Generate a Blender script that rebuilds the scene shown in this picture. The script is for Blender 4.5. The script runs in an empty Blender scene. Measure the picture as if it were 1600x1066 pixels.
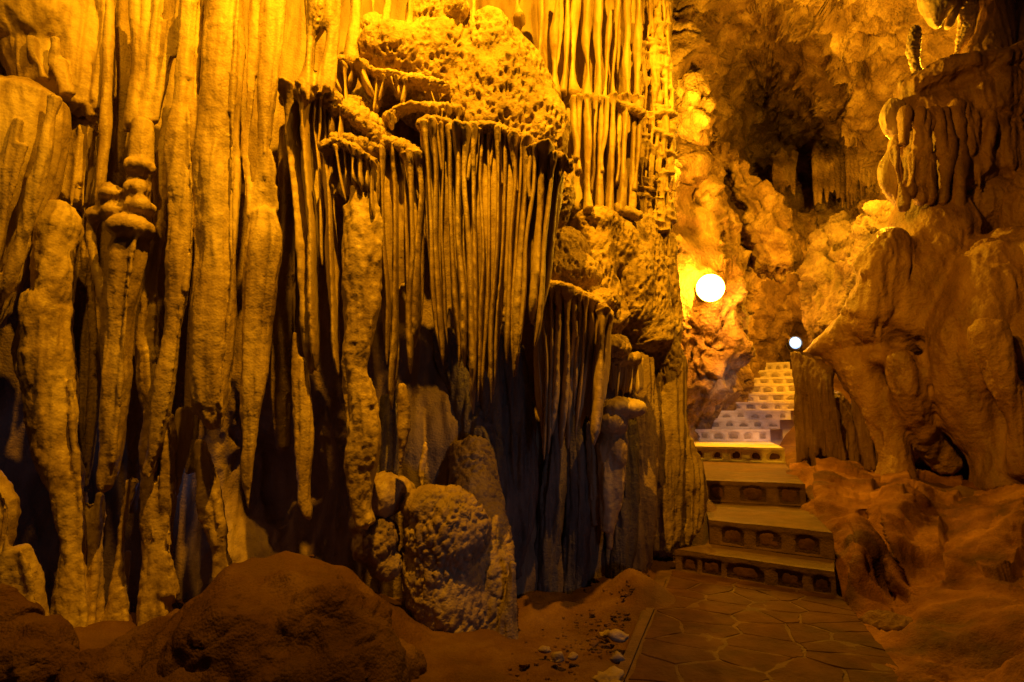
import bpy, math, random, time
import numpy as np
from mathutils import Vector
T00 = time.time()
random.seed(7)
SC = bpy.context.scene
COL = SC.collection
# ------------------------------------------------------------------ camera
F = 1000.0; PITCH = math.atan(127 / 1000.0); CAMZ = 1.0
cam_d = bpy.data.cameras.new('camera'); cam = bpy.data.objects.new('camera', cam_d); COL.objects.link(cam)
cam_d.sensor_width = 36; cam_d.lens = 22.5; cam_d.clip_start = 0.05; cam_d.clip_end = 200
cam.location = (0, 0, CAMZ); cam.rotation_euler = (math.pi / 2 + PITCH, 0, 0)
SC.camera = cam
# ------------------------------------------------------------------ view and world
SC.view_settings.view_transform = 'Standard'; SC.view_settings.look = 'None'
SC.view_settings.exposure = 0.0; SC.view_settings.gamma = 1.0; SC.view_settings.use_curve_mapping = False
W = bpy.data.worlds.new('World'); SC.world = W; W.use_nodes = True
W.node_tree.nodes['Background'].inputs[0].default_value = (0.30, 0.42, 0.75, 1)
W.node_tree.nodes['Background'].inputs[1].default_value = 0.007
SC.cycles.max_bounces = 5; SC.cycles.diffuse_bounces = 4; SC.cycles.glossy_bounces = 2
SC.cycles.sample_clamp_indirect = 4.0
CA, SA = math.cos(PITCH), math.sin(PITCH)

def P(px, py, d):
    """world point seen at photo pixel (px,py) at forward distance d"""
    x = (np.asarray(px, float) - 800) / F; y = (533 - np.asarray(py, float)) / F
    dy = CA - y * SA; dz = y * CA + SA
    t = np.asarray(d, float) / dy
    return np.stack([x * t, dy * t, CAMZ + dz * t], -1)
def PZ(px, py, z):
    y = (533 - py) / F; dy = CA - y * SA; dz = y * CA + SA
    return P(px, py, dy * (z - CAMZ) / dz)
AMBER = (1.0, 0.405, 0.004)
def lamp(name, kind, loc, energy, color, target=None, radius=.05, angle=60, blend=.6):
    l = bpy.data.lights.new(name, kind); o = bpy.data.objects.new(name, l); COL.objects.link(o)
    o.location = [float(v) for v in loc]; l.energy = energy; l.color = color; l.shadow_soft_size = radius
    if kind == 'SPOT': l.spot_size = math.radians(angle); l.spot_blend = blend
    if target is not None:
        o.rotation_euler = (Vector([float(v) for v in target]) - o.location).to_track_quat('-Z', 'Y').to_euler()
    return o
# unseen amber floodlights, added fills, and the cold one seen on the rock
lamp('key_light', 'SPOT', (-.30, 1.75, 4.9), 1500, AMBER, (-.5, 3.9, 3.2), .03, 112, 1.0)
lamp('side_light', 'SPOT', (2.0, 2.7, 4.3), 560, AMBER, (.5, 4.3, 3.0), .03, 92, 1.0)
lamp('left_light', 'SPOT', (-1.5, 1.5, 4.5), 260, AMBER, (-2.3, 3.2, 2.9), .04, 105, 1.0)
lamp('front_fill_light', 'POINT', (.2, -1.6, 2.6), 9, (1, .36, .005), None, .25)  # added fill behind the camera, stands in for bounce on the foreground
LAMP_P = P(1110, 450, 9.15)
COLD_P = P(1242, 536, 8.0)
lamp('stair_fill_light', 'SPOT', P(1158, 436, 9.0), 150, (1, .38, .05), P(1160, 640, 11.6), .06, 96, .6)  # added spot beside the glowing globe lamp to brighten the stairs
lamp('cold_light', 'SPOT', P(1236, 540, 8.05), 330, (.80, .76, 1.0), P(1126, 682, 11.1), .03, 54, .9)
lamp('low_cool_fill', 'SPOT', (1.0, 1.9, .35), 7, (.62, .70, 1.0), P(820, 790, 3.9), .08, 62, .9)  # added cool fill, gives the lower wall its bluish tint
lamp('hollow_cool_fill', 'POINT', P(300, 770, 3.62), .12, (.3, .45, 1.0), None, .05)  # added faint blue fill in the hollow behind the columns
lamp('hollow_cool_fill', 'POINT', P(66, 700, 3.42), .12, (.3, .45, 1.0), None, .05)  # second added fill, tints the far left hollow blue
lamp('ledge_light', 'POINT', P(1036, 200, 8.1), 700, (1, .47, .01), None, .05)
lamp('rim_light', 'POINT', P(1366, 240, 7.75), 420, (1, .45, .01), None, .03)
lamp('upper_rim_light', 'POINT', P(1500, 70, 7.7), 420, (1, .45, .01), None, .03)
lamp('back_fill_light', 'POINT', P(1272, 500, 11.2), 210, (1, .40, .01), None, .06)  # added unseen fill, brightens the far wall and ceiling
lamp('right_light', 'SPOT', (.4, 3.0, 4.2), 480, (1, .36, .004), P(1480, 400, 6.5), .06, 64, .9)
# ------------------------------------------------------------------ noise
rng = np.random.default_rng(3)
PERM = rng.permutation(256); PERM = np.concatenate([PERM, PERM, PERM]).astype(np.int32)
GR = rng.normal(size=(256, 3)); GR /= np.linalg.norm(GR, axis=1)[:, None]; GR = GR.astype(np.float32)
def pn(p):
    p = np.asarray(p, np.float32); i = np.floor(p).astype(np.int32); f = p - i; i &= 255
    u = f * f * f * (f * (f * 6 - 15) + 10)
    out = 0
    for a in (0, 1):
        wa = u[:, 0] if a else 1 - u[:, 0]
        for b in (0, 1):
            wb = wa * (u[:, 1] if b else 1 - u[:, 1])
            for c in (0, 1):
                g = GR[PERM[PERM[PERM[i[:, 0] + a] + i[:, 1] + b] + i[:, 2] + c]]
                dd = g[:, 0] * (f[:, 0] - a) + g[:, 1] * (f[:, 1] - b) + g[:, 2] * (f[:, 2] - c)
                out = out + wb * (u[:, 2] if c else 1 - u[:, 2]) * dd
    return out * 1.5
def fbm(p, fr, octv=3, sz=1.0, gain=.5):
    q = np.asarray(p, np.float32) * np.array([fr, fr, fr * sz], np.float32); o = 0; a = 1.
    for k in range(octv):
        o = o + a * pn(q + 17.3 * k); q = q * 2.03; a *= gain
    return o
def ridge(p, fr, octv=2, sz=1.0):
    q = np.asarray(p, np.float32) * np.array([fr, fr, fr * sz], np.float32); o = 0; a = 1.
    for k in range(octv):
        o = o + a * (1 - np.abs(pn(q + 9.1 * k)) * 2); q = q * 2.1; a *= .5
    return o - 1
def worley(p, fr, sz=1.0, two=False):
    q = np.asarray(p, np.float32) * np.array([fr, fr, fr * sz], np.float32)
    i = np.floor(q).astype(np.int32); f = q - i
    b1 = np.full(len(q), 9., np.float32); b2 = b1.copy()
    for a in (-1, 0, 1):
        for b in (-1, 0, 1):
            for c in (-1, 0, 1):
                h = PERM[PERM[PERM[(i[:, 0] + a) & 255] + ((i[:, 1] + b) & 255)] + ((i[:, 2] + c) & 255)]
                g = GR[h] * .42 + .5
                dd = (a + g[:, 0] - f[:, 0]) ** 2 + (b + g[:, 1] - f[:, 1]) ** 2 + (c + g[:, 2] - f[:, 2]) ** 2
                n = dd < b1
                b2 = np.where(n, b1, np.minimum(b2, dd)); b1 = np.where(n, dd, b1)
    return (np.sqrt(b1), np.sqrt(b2)) if two else np.sqrt(b1)
def sst(a, b, x):
    t = np.clip((x - a) / (b - a), 0, 1); return t * t * (3 - 2 * t)
# ------------------------------------------------------------------ mesh plumbing
def mesh_np(name, v, f, mat=None, smooth=True):
    v = np.asarray(v, np.float32); f = np.asarray(f, np.int32)
    me = bpy.data.meshes.new(name); k = f.shape[1]
    me.vertices.add(len(v)); me.vertices.foreach_set('co', v.ravel())
    me.loops.add(f.size); me.loops.foreach_set('vertex_index', f.ravel())
    me.polygons.add(len(f)); me.polygons.foreach_set('loop_start', np.arange(0, f.size, k, dtype=np.int32))
    me.polygons.foreach_set('loop_total', np.full(len(f), k, np.int32))
    me.polygons.foreach_set('use_smooth', np.full(len(f), smooth))
    me.update(calc_edges=True)
    if mat: me.materials.append(mat)
    return me
def empty(name, label, cat, loc, group=None):
    o = bpy.data.objects.new(name, None); COL.objects.link(o); o.location = [float(x) for x in loc]
    o.empty_display_size = .1
    return tag(o, label, cat, group)
def tag(o, label=None, cat=None, group=None, kind=None):
    if label: o['label'] = label
    if cat: o['category'] = cat
    if group: o['group'] = group
    if kind: o['kind'] = kind
    return o
def put(name, v, f, mat, parent=None, smooth=True):
    """one mesh object from world-space vertices"""
    v = np.asarray(v, np.float64)
    if parent is not None: org = np.array(parent.location)
    else: org = np.array([(v[:, 0].min() + v[:, 0].max()) / 2, (v[:, 1].min() + v[:, 1].max()) / 2, v[:, 2].min()])
    o = bpy.data.objects.new(name, mesh_np(name, v - org, f, mat, smooth)); COL.objects.link(o)
    if parent is not None: o.parent = parent
    else: o.location = org
    return o
def catmull(pts, n):
    pts = np.asarray(pts, float)
    if len(pts) == 2:
        t = np.linspace(0, 1, n)[:, None]; return pts[0] * (1 - t) + pts[1] * t
    q = np.vstack([2 * pts[0] - pts[1], pts, 2 * pts[-1] - pts[-2]])
    seg = np.linalg.norm(np.diff(pts[:, :2], axis=0), axis=1) + 1e-6
    cum = np.concatenate([[0], np.cumsum(seg)]); s = np.linspace(0, cum[-1], n)
    k = np.clip(np.searchsorted(cum, s, 'right') - 1, 0, len(pts) - 2); t = ((s - cum[k]) / seg[k])[:, None]
    a, b, c, d = q[k], q[k + 1], q[k + 2], q[k + 3]
    return .5 * (2 * b + (c - a) * t + (2 * a - 5 * b + 4 * c - d) * t * t + (3 * b - a - 3 * c + d) * t ** 3)
def tube(pts, d, seg=20, step=.014, flat=1.0, lump=.10, flute=.0, nfl=5, rings=.0, jag=0.0):
    """closed rough tube along photo pixels (px,py,r_px[,depth offset]) at distance d; real 3D, horizontal/vertical frame"""
    pts = [tuple(q) + (0,) * (4 - len(q)) for q in pts]
    arr = np.array(pts, float); L = np.sum(np.linalg.norm(np.diff(arr[:, :2], axis=0), axis=1)) * d / F
    n = max(5, int(L / step)); c = catmull(arr, n); c[:, 2] = np.maximum(c[:, 2], .35)
    dd = d + c[:, 3]; C = P(c[:, 0], c[:, 1], dd); R = c[:, 2] * dd / F
    Tn = np.gradient(C, axis=0); Tn /= np.linalg.norm(Tn, axis=1)[:, None] + 1e-9
    Bv = np.array([0, 1., 0]) - Tn * Tn[:, 1:2]; Bv /= np.linalg.norm(Bv, axis=1)[:, None]
    Av = np.cross(Tn, Bv)
    th = np.linspace(0, 2 * np.pi, seg, endpoint=False); ct, st = np.cos(th), np.sin(th)
    dirv = Av[:, None, :] * ct[None, :, None] + Bv[:, None, :] * (st * flat)[None, :, None]
    pos = C[:, None, :] + dirv * R[:, None, None]
    fp = pos.reshape(-1, 3); rr = np.repeat(R, seg)
    ph = random.random() * 50
    amp = lump * (fbm((fp + ph) * np.array([1, 1, .45]), 9, 3) * 1.0) * rr + np.minimum(.12 * rr, .0022) * fbm(fp * np.array([1, 1, .5]), 45, 2)
    if flute:
        z = fp.copy(); z[:, 2] *= .12
        nt = np.stack([np.tile(ct * nfl * .5, n), np.tile(st * nfl * .5, n), fp[:, 2] * 1.2 + ph], -1)
        amp += flute * rr * (ridge(nt, 1.0, 2))
    if rings: amp += rings * rr * pn(np.stack([fp[:, 2] * 14 + ph, fp[:, 0] * 2, fp[:, 1] * 2], -1)) * 1.4
    fp = fp + dirv.reshape(-1, 3) * amp[:, None]
    fp[:, 2] += 0
    v = np.vstack([fp, C[:1] - Tn[:1] * R[0] * .5, C[-1:] + Tn[-1:] * R[-1] * .6])
    i = np.arange(n - 1)[:, None] * seg; j = np.arange(seg)[None, :]; j2 = (j + 1) % seg
    q = np.stack([i + j, i + j2, i + seg + j2, i + seg + j], -1).reshape(-1, 4)
    a = n * seg; jj = np.arange(seg); j3 = (jj + 1) % seg
    cap0 = np.stack([jj, np.full(seg, a), np.full(seg, a), j3], -1)
    tri = np.vstack([np.stack([j3, jj, np.full(seg, a)], -1), np.stack([(n - 1) * seg + jj, (n - 1) * seg + j3, np.full(seg, a + 1)], -1)])
    f = np.vstack([q[:, [0, 1, 2]], q[:, [0, 2, 3]], tri])
    return v, f
def join(parts):
    vs, fs, o = [], [], 0
    for v, f in parts: vs.append(v); fs.append(f + o); o += len(v)
    return np.vstack(vs), np.vstack(fs)
def ico(c, r, sub=3):
    import bmesh
    bm = bmesh.new(); bmesh.ops.create_icosphere(bm, subdivisions=sub, radius=1)
    v = np.array([x.co[:] for x in bm.verts]); f = np.array([[w.index for w in x.verts] for x in bm.faces]); bm.free()
    return v * np.asarray(r) + np.asarray(c), f
def blob(px, py, rx, ry, d, ry_depth=None):
    """ellipsoid centred at a photo pixel, radii in pixels"""
    c = P(px, py, d); k = d / F
    return ico(c, (rx * k, (ry_depth if ry_depth else rx) * k, ry * k))
def fuse(parts, voxel=.012, smooth=4):
    """weld overlapping closed shapes into one skin"""
    v, f = join(parts); me = mesh_np('tmp', v, f); o = bpy.data.objects.new('tmp', me); COL.objects.link(o)
    m = o.modifiers.new('r', 'REMESH'); m.mode = 'VOXEL'; m.voxel_size = voxel; m.adaptivity = 0
    if smooth:
        s = o.modifiers.new('s', 'SMOOTH'); s.factor = .6; s.iterations = smooth
    dg = bpy.context.evaluated_depsgraph_get(); dg.update(); ev = o.evaluated_get(dg); em = ev.to_mesh()
    em.calc_loop_triangles()
    vv = np.empty(len(em.vertices) * 3, np.float32); em.vertices.foreach_get('co', vv)
    nn = np.empty(len(em.vertices) * 3, np.float32); em.vertices.foreach_get('normal', nn)
    ff = np.empty(len(em.loop_triangles) * 3, np.int32); em.loop_triangles.foreach_get('vertices', ff)
    ev.to_mesh_clear(); bpy.data.objects.remove(o); bpy.data.meshes.remove(me)
    return vv.reshape(-1, 3).astype(float), ff.reshape(-1, 3), nn.reshape(-1, 3).astype(float)
# ------------------------------------------------------------------ materials
def stone(name, dark, mid, light, bump=.5, rough=.55, fr=6., streak=.25, pit=0., spec=.4, bdist=.012, bfr=42, stain=.0):
    m = bpy.data.materials.new(name); m.use_nodes = True; nt = m.node_tree; N = nt.nodes; Lk = nt.links.new
    b = N['Principled BSDF']; geo = N.new('ShaderNodeNewGeometry')
    mp = N.new('ShaderNodeMapping'); mp.inputs['Scale'].default_value = (1, 1, streak); Lk(geo.outputs['Position'], mp.inputs[0])
    n1 = N.new('ShaderNodeTexNoise'); n1.inputs['Scale'].default_value = fr; n1.inputs['Detail'].default_value = 7; n1.inputs['Roughness'].default_value = .62
    Lk(mp.outputs[0], n1.inputs['Vector'])
    n2 = N.new('ShaderNodeTexNoise'); n2.inputs['Scale'].default_value = 2.2; n2.inputs['Detail'].default_value = 5; Lk(geo.outputs['Position'], n2.inputs['Vector'])
    mx = N.new('ShaderNodeMath'); mx.operation = 'MULTIPLY_ADD'; mx.inputs[1].default_value = .55; Lk(n1.outputs[0], mx.inputs[0])
    m2 = N.new('ShaderNodeMath'); m2.operation = 'MULTIPLY'; m2.inputs[1].default_value = .45; Lk(n2.outputs[0], m2.inputs[0]); Lk(m2.outputs[0], mx.inputs[2])
    cr = N.new('ShaderNodeValToRGB'); e = cr.color_ramp.elements
    e[0].position = .34; e[0].color = (*dark, 1); e[1].position = .66; e[1].color = (*light, 1)
    q = e.new(.49); q.color = (*mid, 1); Lk(mx.outputs[0], cr.inputs[0]); 
    if stain:
        ms = N.new('ShaderNodeMapping'); ms.inputs['Scale'].default_value = (1, 1, .35); ms.inputs['Location'].default_value = (3.1, 1.7, .4); Lk(geo.outputs['Position'], ms.inputs[0])
        ns = N.new('ShaderNodeTexNoise'); ns.inputs['Scale'].default_value = 3.4; ns.inputs['Detail'].default_value = 8; ns.inputs['Roughness'].default_value = .68; Lk(ms.outputs[0], ns.inputs['Vector'])
        rs = N.new('ShaderNodeMapRange'); rs.inputs['From Min'].default_value = .50; rs.inputs['From Max'].default_value = .66; rs.inputs['To Max'].default_value = stain; Lk(ns.outputs[0], rs.inputs['Value'])
        mc = N.new('ShaderNodeMix'); mc.data_type = 'RGBA'; mc.inputs[7].default_value = (.10, .055, .028, 1); Lk(rs.outputs[0], mc.inputs[0]); Lk(cr.outputs[0], mc.inputs[6]); Lk(mc.outputs[2], b.inputs['Base Color'])
    else: Lk(cr.outputs[0], b.inputs['Base Color'])
    # relief: grain + small granules
    n3 = N.new('ShaderNodeTexNoise'); n3.inputs['Scale'].default_value = bfr; n3.inputs['Detail'].default_value = 6; n3.inputs['Roughness'].default_value = .7
    Lk(geo.outputs['Position'], n3.inputs['Vector'])
    vo = N.new('ShaderNodeTexVoronoi'); vo.inputs['Scale'].default_value = bfr * 2; Lk(geo.outputs['Position'], vo.inputs['Vector'])
    a1 = N.new('ShaderNodeMath'); a1.operation = 'MULTIPLY_ADD'; a1.inputs[1].default_value = -.35; Lk(vo.outputs['Distance'], a1.inputs[0]); Lk(n3.outputs[0], a1.inputs[2])
    last = a1
    if pit:
        mpp = N.new('ShaderNodeMapping'); mpp.inputs['Scale'].default_value = (1, 1, .6); Lk(geo.outputs['Position'], mpp.inputs[0])
        v2 = N.new('ShaderNodeTexVoronoi'); v2.inputs['Scale'].default_value = 34; Lk(mpp.outputs[0], v2.inputs['Vector'])
        a2 = N.new('ShaderNodeMath'); a2.operation = 'MULTIPLY_ADD'; a2.inputs[1].default_value = pit; Lk(v2.outputs['Distance'], a2.inputs[0]); Lk(a1.outputs[0], a2.inputs[2]); last = a2
    bp = N.new('ShaderNodeBump'); bp.inputs['Strength'].default_value = bump; bp.inputs['Distance'].default_value = bdist
    Lk(last.outputs[0], bp.inputs['Height']); Lk(bp.outputs[0], b.inputs['Normal'])
    b.inputs['Specular IOR Level'].default_value = spec
    rr = N.new('ShaderNodeMapRange'); rr.inputs['To Min'].default_value = rough - .26; rr.inputs['To Max'].default_value = rough + .30
    Lk(n2.outputs[0], rr.inputs['Value']); Lk(rr.outputs[0], b.inputs['Roughness'])
    return m
M_cal = stone('calcite', (.20, .135, .075), (.40, .29, .17), (.56, .44, .28), .34, .5, 7, .22, stain=.6)
M_pit = stone('pitted_calcite', (.20, .135, .07), (.38, .27, .155), (.52, .40, .25), .8, .6, 9, .8, pit=.8, stain=.5)
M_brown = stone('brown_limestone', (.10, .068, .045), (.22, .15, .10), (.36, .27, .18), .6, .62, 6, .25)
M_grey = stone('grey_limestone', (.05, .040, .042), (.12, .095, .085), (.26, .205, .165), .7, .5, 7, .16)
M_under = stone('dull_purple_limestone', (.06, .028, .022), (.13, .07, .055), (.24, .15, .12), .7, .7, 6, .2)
M_rock = stone('cave_rock', (.06, .03, .012), (.20, .115, .045), (.46, .31, .14), 1, .7, 2.4, .9, bdist=.06, bfr=11, stain=.8)
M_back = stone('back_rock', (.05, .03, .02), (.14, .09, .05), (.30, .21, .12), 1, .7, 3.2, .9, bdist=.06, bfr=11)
M_mud = stone('cave_mud', (.05, .022, .009), (.10, .047, .018), (.17, .095, .038), .8, .75, 3.6, 1.0, spec=.15, bdist=.015, stain=.6)
M_bank = stone('bank_mud', (.06, .024, .007), (.18, .075, .021), (.36, .18, .052), .8, .8, 2.2, 1.0, spec=.12, bdist=.015, stain=.4)
M_flow = stone('flowstone', (.13, .065, .024), (.25, .14, .052), (.37, .23, .095), .6, .5, 3.5, .35, bdist=.02, bfr=24, stain=.6)
M_cement = stone('stair_cement', (.34, .27, .20), (.50, .42, .33), (.64, .56, .46), .5, .75, 8, 1)
M_slab = stone('flagstone', (.035, .015, .007), (.07, .030, .013), (.115, .055, .024), .9, .85, 6, 1, spec=.12, bdist=.008, bfr=22, stain=.5)
M_joint = stone('path_mortar', (.065, .035, .017), (.10, .055, .027), (.15, .085, .045), .6, .8, 8, 1, spec=.2)
M_inset = stone('step_stone', (.12, .09, .07), (.22, .17, .125), (.36, .29, .21), .8, .6, 14, 1)
def plain(name, col, rough=.5, metal=0., emit=None, es=0):
    m = bpy.data.materials.new(name); m.use_nodes = True; b = m.node_tree.nodes['Principled BSDF']
    tx = m.node_tree.nodes.new('ShaderNodeTexNoise'); tx.inputs['Scale'].default_value = 30
    rp = m.node_tree.nodes.new('ShaderNodeMapRange'); rp.inputs['To Min'].default_value = rough - .1; rp.inputs['To Max'].default_value = rough + .15
    m.node_tree.links.new(tx.outputs[0], rp.inputs['Value']); m.node_tree.links.new(rp.outputs[0], b.inputs['Roughness'])
    b.inputs['Base Color'].default_value = (*col, 1); b.inputs['Metallic'].default_value = metal
    if emit: b.inputs['Emission Color'].default_value = (*emit, 1); b.inputs['Emission Strength'].default_value = es
    return m
M_metal = plain('lamp_housing', (.05, .05, .05), .45, .8)
M_glow = plain('lit_lens', (.9, .8, .6), .3, 0, (1, .37, .015), 200)
M_cold = plain('cold_lens', (.8, .9, 1), .3, 0, (.30, .58, 1), 1.5)
M_bulb = plain('cold_bulb', (.9, .95, 1), .3, 0, (.8, .9, 1), 60)
M_cable = plain('cable', (.02, .02, .02), .5)
# ------------------------------------------------------------------ depth surfaces
class Depth:
    """smooth distance map through control points (px,py,d), linear radial basis"""
    def __init__(s, ctl, eps=60.):
        c = np.array(ctl, float); s.c = c[:, :2]; s.e = eps
        K = np.sqrt(((s.c[:, None] - s.c[None]) ** 2).sum(-1) + eps * eps)
        n = len(c); A = np.zeros((n + 1, n + 1)); A[:n, :n] = K; A[:n, n] = A[n, :n] = 1
        b = np.concatenate([c[:, 2], [0]]); s.w = np.linalg.solve(A, b)
    def __call__(s, x, y):
        x = np.asarray(x, float); y = np.asarray(y, float); sh = x.shape
        q = np.stack([x.ravel(), y.ravel()], -1); K = np.sqrt(((q[:, None] - s.c[None]) ** 2).sum(-1) + s.e ** 2)
        r = K @ s.w[:-1] + s.w[-1]
        return r.reshape(sh) if sh else float(r[0])
WALL = Depth([(-200, 0, 2.7), (0, 0, 2.9), (0, 500, 3.0), (0, 1000, 3.1), (300, 0, 3.15), (300, 500, 3.2), (300, 900, 3.3),
              (600, 0, 3.5), (600, 500, 3.4), (600, 900, 3.5), (900, 0, 4.1), (900, 500, 3.9), (900, 900, 3.9), (1060, 0, 4.7), (1060, 500, 4.7), (1060, 850, 4.7)])
def wd(px, py): return WALL(px, py)
def relief(name, x0, x1, y0, y1, step, dfn, mat, disp=None, kind='structure', parent=None):
    nx = int((x1 - x0) / step) + 1; ny = int((y1 - y0) / step) + 1
    X, Y = np.meshgrid(np.linspace(x0, x1, nx), np.linspace(y0, y1, ny)); D = dfn(X, Y)
    p = P(X.ravel(), Y.ravel(), D.ravel())
    if disp is not None:
        g = p.reshape(ny, nx, 3); n = np.cross(np.gradient(g, axis=1), np.gradient(g, axis=0)).reshape(-1, 3)
        n /= np.linalg.norm(n, axis=1)[:, None] + 1e-9; n *= -np.sign(n[:, 1:2] + 1e-9)
        p = p + n * disp(p)[:, None]
    i = np.arange(ny - 1)[:, None] * nx; j = np.arange(nx - 1)[None]
    f = np.stack([i + j, i + j + nx, i + j + nx + 1, i + j + 1], -1).reshape(-1, 4)
    o = put(name, p, f, mat, parent)
    if kind: o['kind'] = kind
    return o
# ================================================================== GROUND
PL0, PR0 = PZ(980, 1066, 0), PZ(1425, 1066, 0)
PL1, PR1 = PZ(1050, 893, 0), PZ(1312, 930, 0)
def lerp(a, b, t): return a + (b - a) * t
def pathx(y):      # centre line of the way through the cave
    return np.interp(y, [0, 2.6, 4.2, 5.5, 8.3, 11, 13.5], [.1, 1.0, 1.48, 1.95, 2.95, 3.75, 5.5])
def groundz(x, y):
    base = np.interp(y, [0, 4.3, 5.6, 8.3, 11, 11.4, 14, 30], [-.05, -.02, .25, .40, .55, .8, 2.3, 3.2])
    dx = x - pathx(y)
    # right bank
    b = sst(.5, .95, dx) * np.interp(y, [0, 2, 3.2, 4.5, 6, 8], [.0, .0, .0, .05, .12, .10])
    b = b - .16 * sst(.5, .75, dx) * (1 - sst(4.6, 5.4, y))
    z = base + b
    # left mounds (photo bottom-left)
    for (px, py, zt, r, ry) in ((430, 890, .30, .36, .5), (540, 960, .16, .28, .4), (330, 1010, .10, .3, .3), (60, 1000, .05, .3, .3), (190, 975, .05, .25, .3), (1080, 800, .25, .22, .8), (1010, 900, .12, .2, .3)):
        c = PZ(px, py, zt) if zt < .3 else P(px, py, 2.95)
        z = z + (zt + .03) * np.exp(-((x - c[0]) / r) ** 2 - ((y - c[1]) / ry) ** 2)
    return z
def ground():
    xs = np.concatenate([np.arange(-6, -3, .08), np.arange(-3, 4, .022), np.arange(4, 11, .07)])
    ys = np.concatenate([np.arange(-3, 1.2, .12), np.arange(1.2, 6.5, .022), np.arange(6.5, 22, .08)])
    X, Y = np.meshgrid(xs, ys); x, y = X.ravel(), Y.ravel(); z = groundz(x, y)
    p = np.stack([x, y, z], -1); off = np.abs(x - pathx(y))
    k = sst(.42, .75, off)
    n = .055 * fbm(p, 1.9, 4) + .016 * fbm(p, 9, 3) + .03 * np.clip(fbm(p + 5, 3.5, 2), 0, 1)
    p[:, 2] += n * k - .05 * (1 - k)
    ny, nx = X.shape; i = np.arange(ny - 1)[:, None] * nx; j = np.arange(nx - 1)[None]
    f = np.stack([i + j, i + j + 1, i + j + nx + 1, i + j + nx], -1).reshape(-1, 4)
    o = put('cave_floor', p, f, M_mud); o['kind'] = 'structure'
ground()
print('ground', time.time() - T00)
# ================================================================== CAVE WALLS AND CEILING
def d_front(p):
    z = p.copy(); return .07 * fbm(p, 1.8, 3, .4) + .035 * ridge(p, 6, 2, .15) + .008 * fbm(p, 22, 2, .4)
def leftback(X, Y):
    d = wd(X, Y) + .45
    d = d + .5 * np.exp(-((X - 430) / 110) ** 2 - ((Y - 760) / 120) ** 2)
    d = d + .25 * np.exp(-((X - 80) / 60) ** 2 - ((Y - 780) / 160) ** 2)
    d = d - .15 * sst(500, 650, X) * sst(560, 700, Y)
    return d
relief('left_cave_wall', -420, 1036, -260, 1080, 3.2, leftback, M_brown, d_front)
BACK = Depth([(1000, -300, 7), (1250, -300, 7), (1700, -300, 6.5), (1000, 0, 9.5), (1150, 0, 9.5), (1300, 0, 9), (1500, 0, 8.8), (1700, 0, 8.5),
              (1080, 100, 9.6), (1190, 130, 13.5), (1230, 240, 15.5), (1180, 250, 15), (1140, 290, 12.5), (1290, 90, 10.2), (1350, 120, 10.5), (1300, 220, 12.5), (1240, 330, 13), (1300, 280, 14.2),
              (1340, 320, 12), (1400, 260, 11.5), (1250, 370, 12.3), (1330, 370, 12), (1400, 400, 11.5), (1080, 250, 9.3), (1090, 400, 9.5), (1180, 400, 11), (1150, 520, 10.6),
              (1080, 600, 10.3), (1130, 640, 11.4), (1200, 480, 12.5), (1215, 560, 14.4), (1270, 470, 12.8), (1265, 530, 14), (1320, 450, 13), (1400, 600, 12), (1000, 700, 9.5), (1000, 300, 9),
              (1700, 300, 10), (1700, 700, 9.5), (1300, 700, 13), (1100, 700, 11)], 25)
def d_back(p):
    return _db(p)
def _db(p):
    m = sst(-.25, .25, fbm(p + 20, .9, 3)); q = p + .2 * np.stack([fbm(p, 2, 2), fbm(p + 4, 2, 2), fbm(p + 8, 2, 2)], -1)
    return .34 * fbm(p, .8, 3) + m * (.16 * ridge(q, 1.9, 3, .7) + .08 * fbm(p, 5, 3)) + .10 * ridge(q, 1.1, 2) - .16 * (1 - sst(0, .07, np.abs(fbm(q + 2, 1.1, 3))))
    w1, w2 = worley(p, 1.5, 1, True)
    c1, c2 = worley(p + .25 * np.stack([fbm(p, 3, 2), fbm(p + 4, 3, 2), fbm(p + 8, 3, 2)], -1), 2.6, 1, True)
    return .35 * fbm(p, .8, 4, gain=.6) - .16 * (1 - sst(0, .22, c2 - c1)) + .05 * fbm(p, 4, 2) + .22 * (w2 - w1) + .08 * (c2 - c1)
relief('cave_ceiling', 900, 1900, -700, 330, 2.4, lambda X, Y: BACK(X, Y), M_rock, d_back)
relief('back_cave_wall', 940, 1750, 322, 760, 2.4, lambda X, Y: BACK(X, Y), M_rock, d_back)
def box(x0, x1, y0, y1, z0, z1):
    v = np.array([(x, y, z) for z in (z0, z1) for y in (y0, y1) for x in (x0, x1)], float)
    f = np.array([(0, 2, 3, 1), (4, 5, 7, 6), (0, 1, 5, 4), (2, 6, 7, 3), (0, 4, 6, 2), (1, 3, 7, 5)]); return v, f
print('walls', time.time() - T00)
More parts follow.
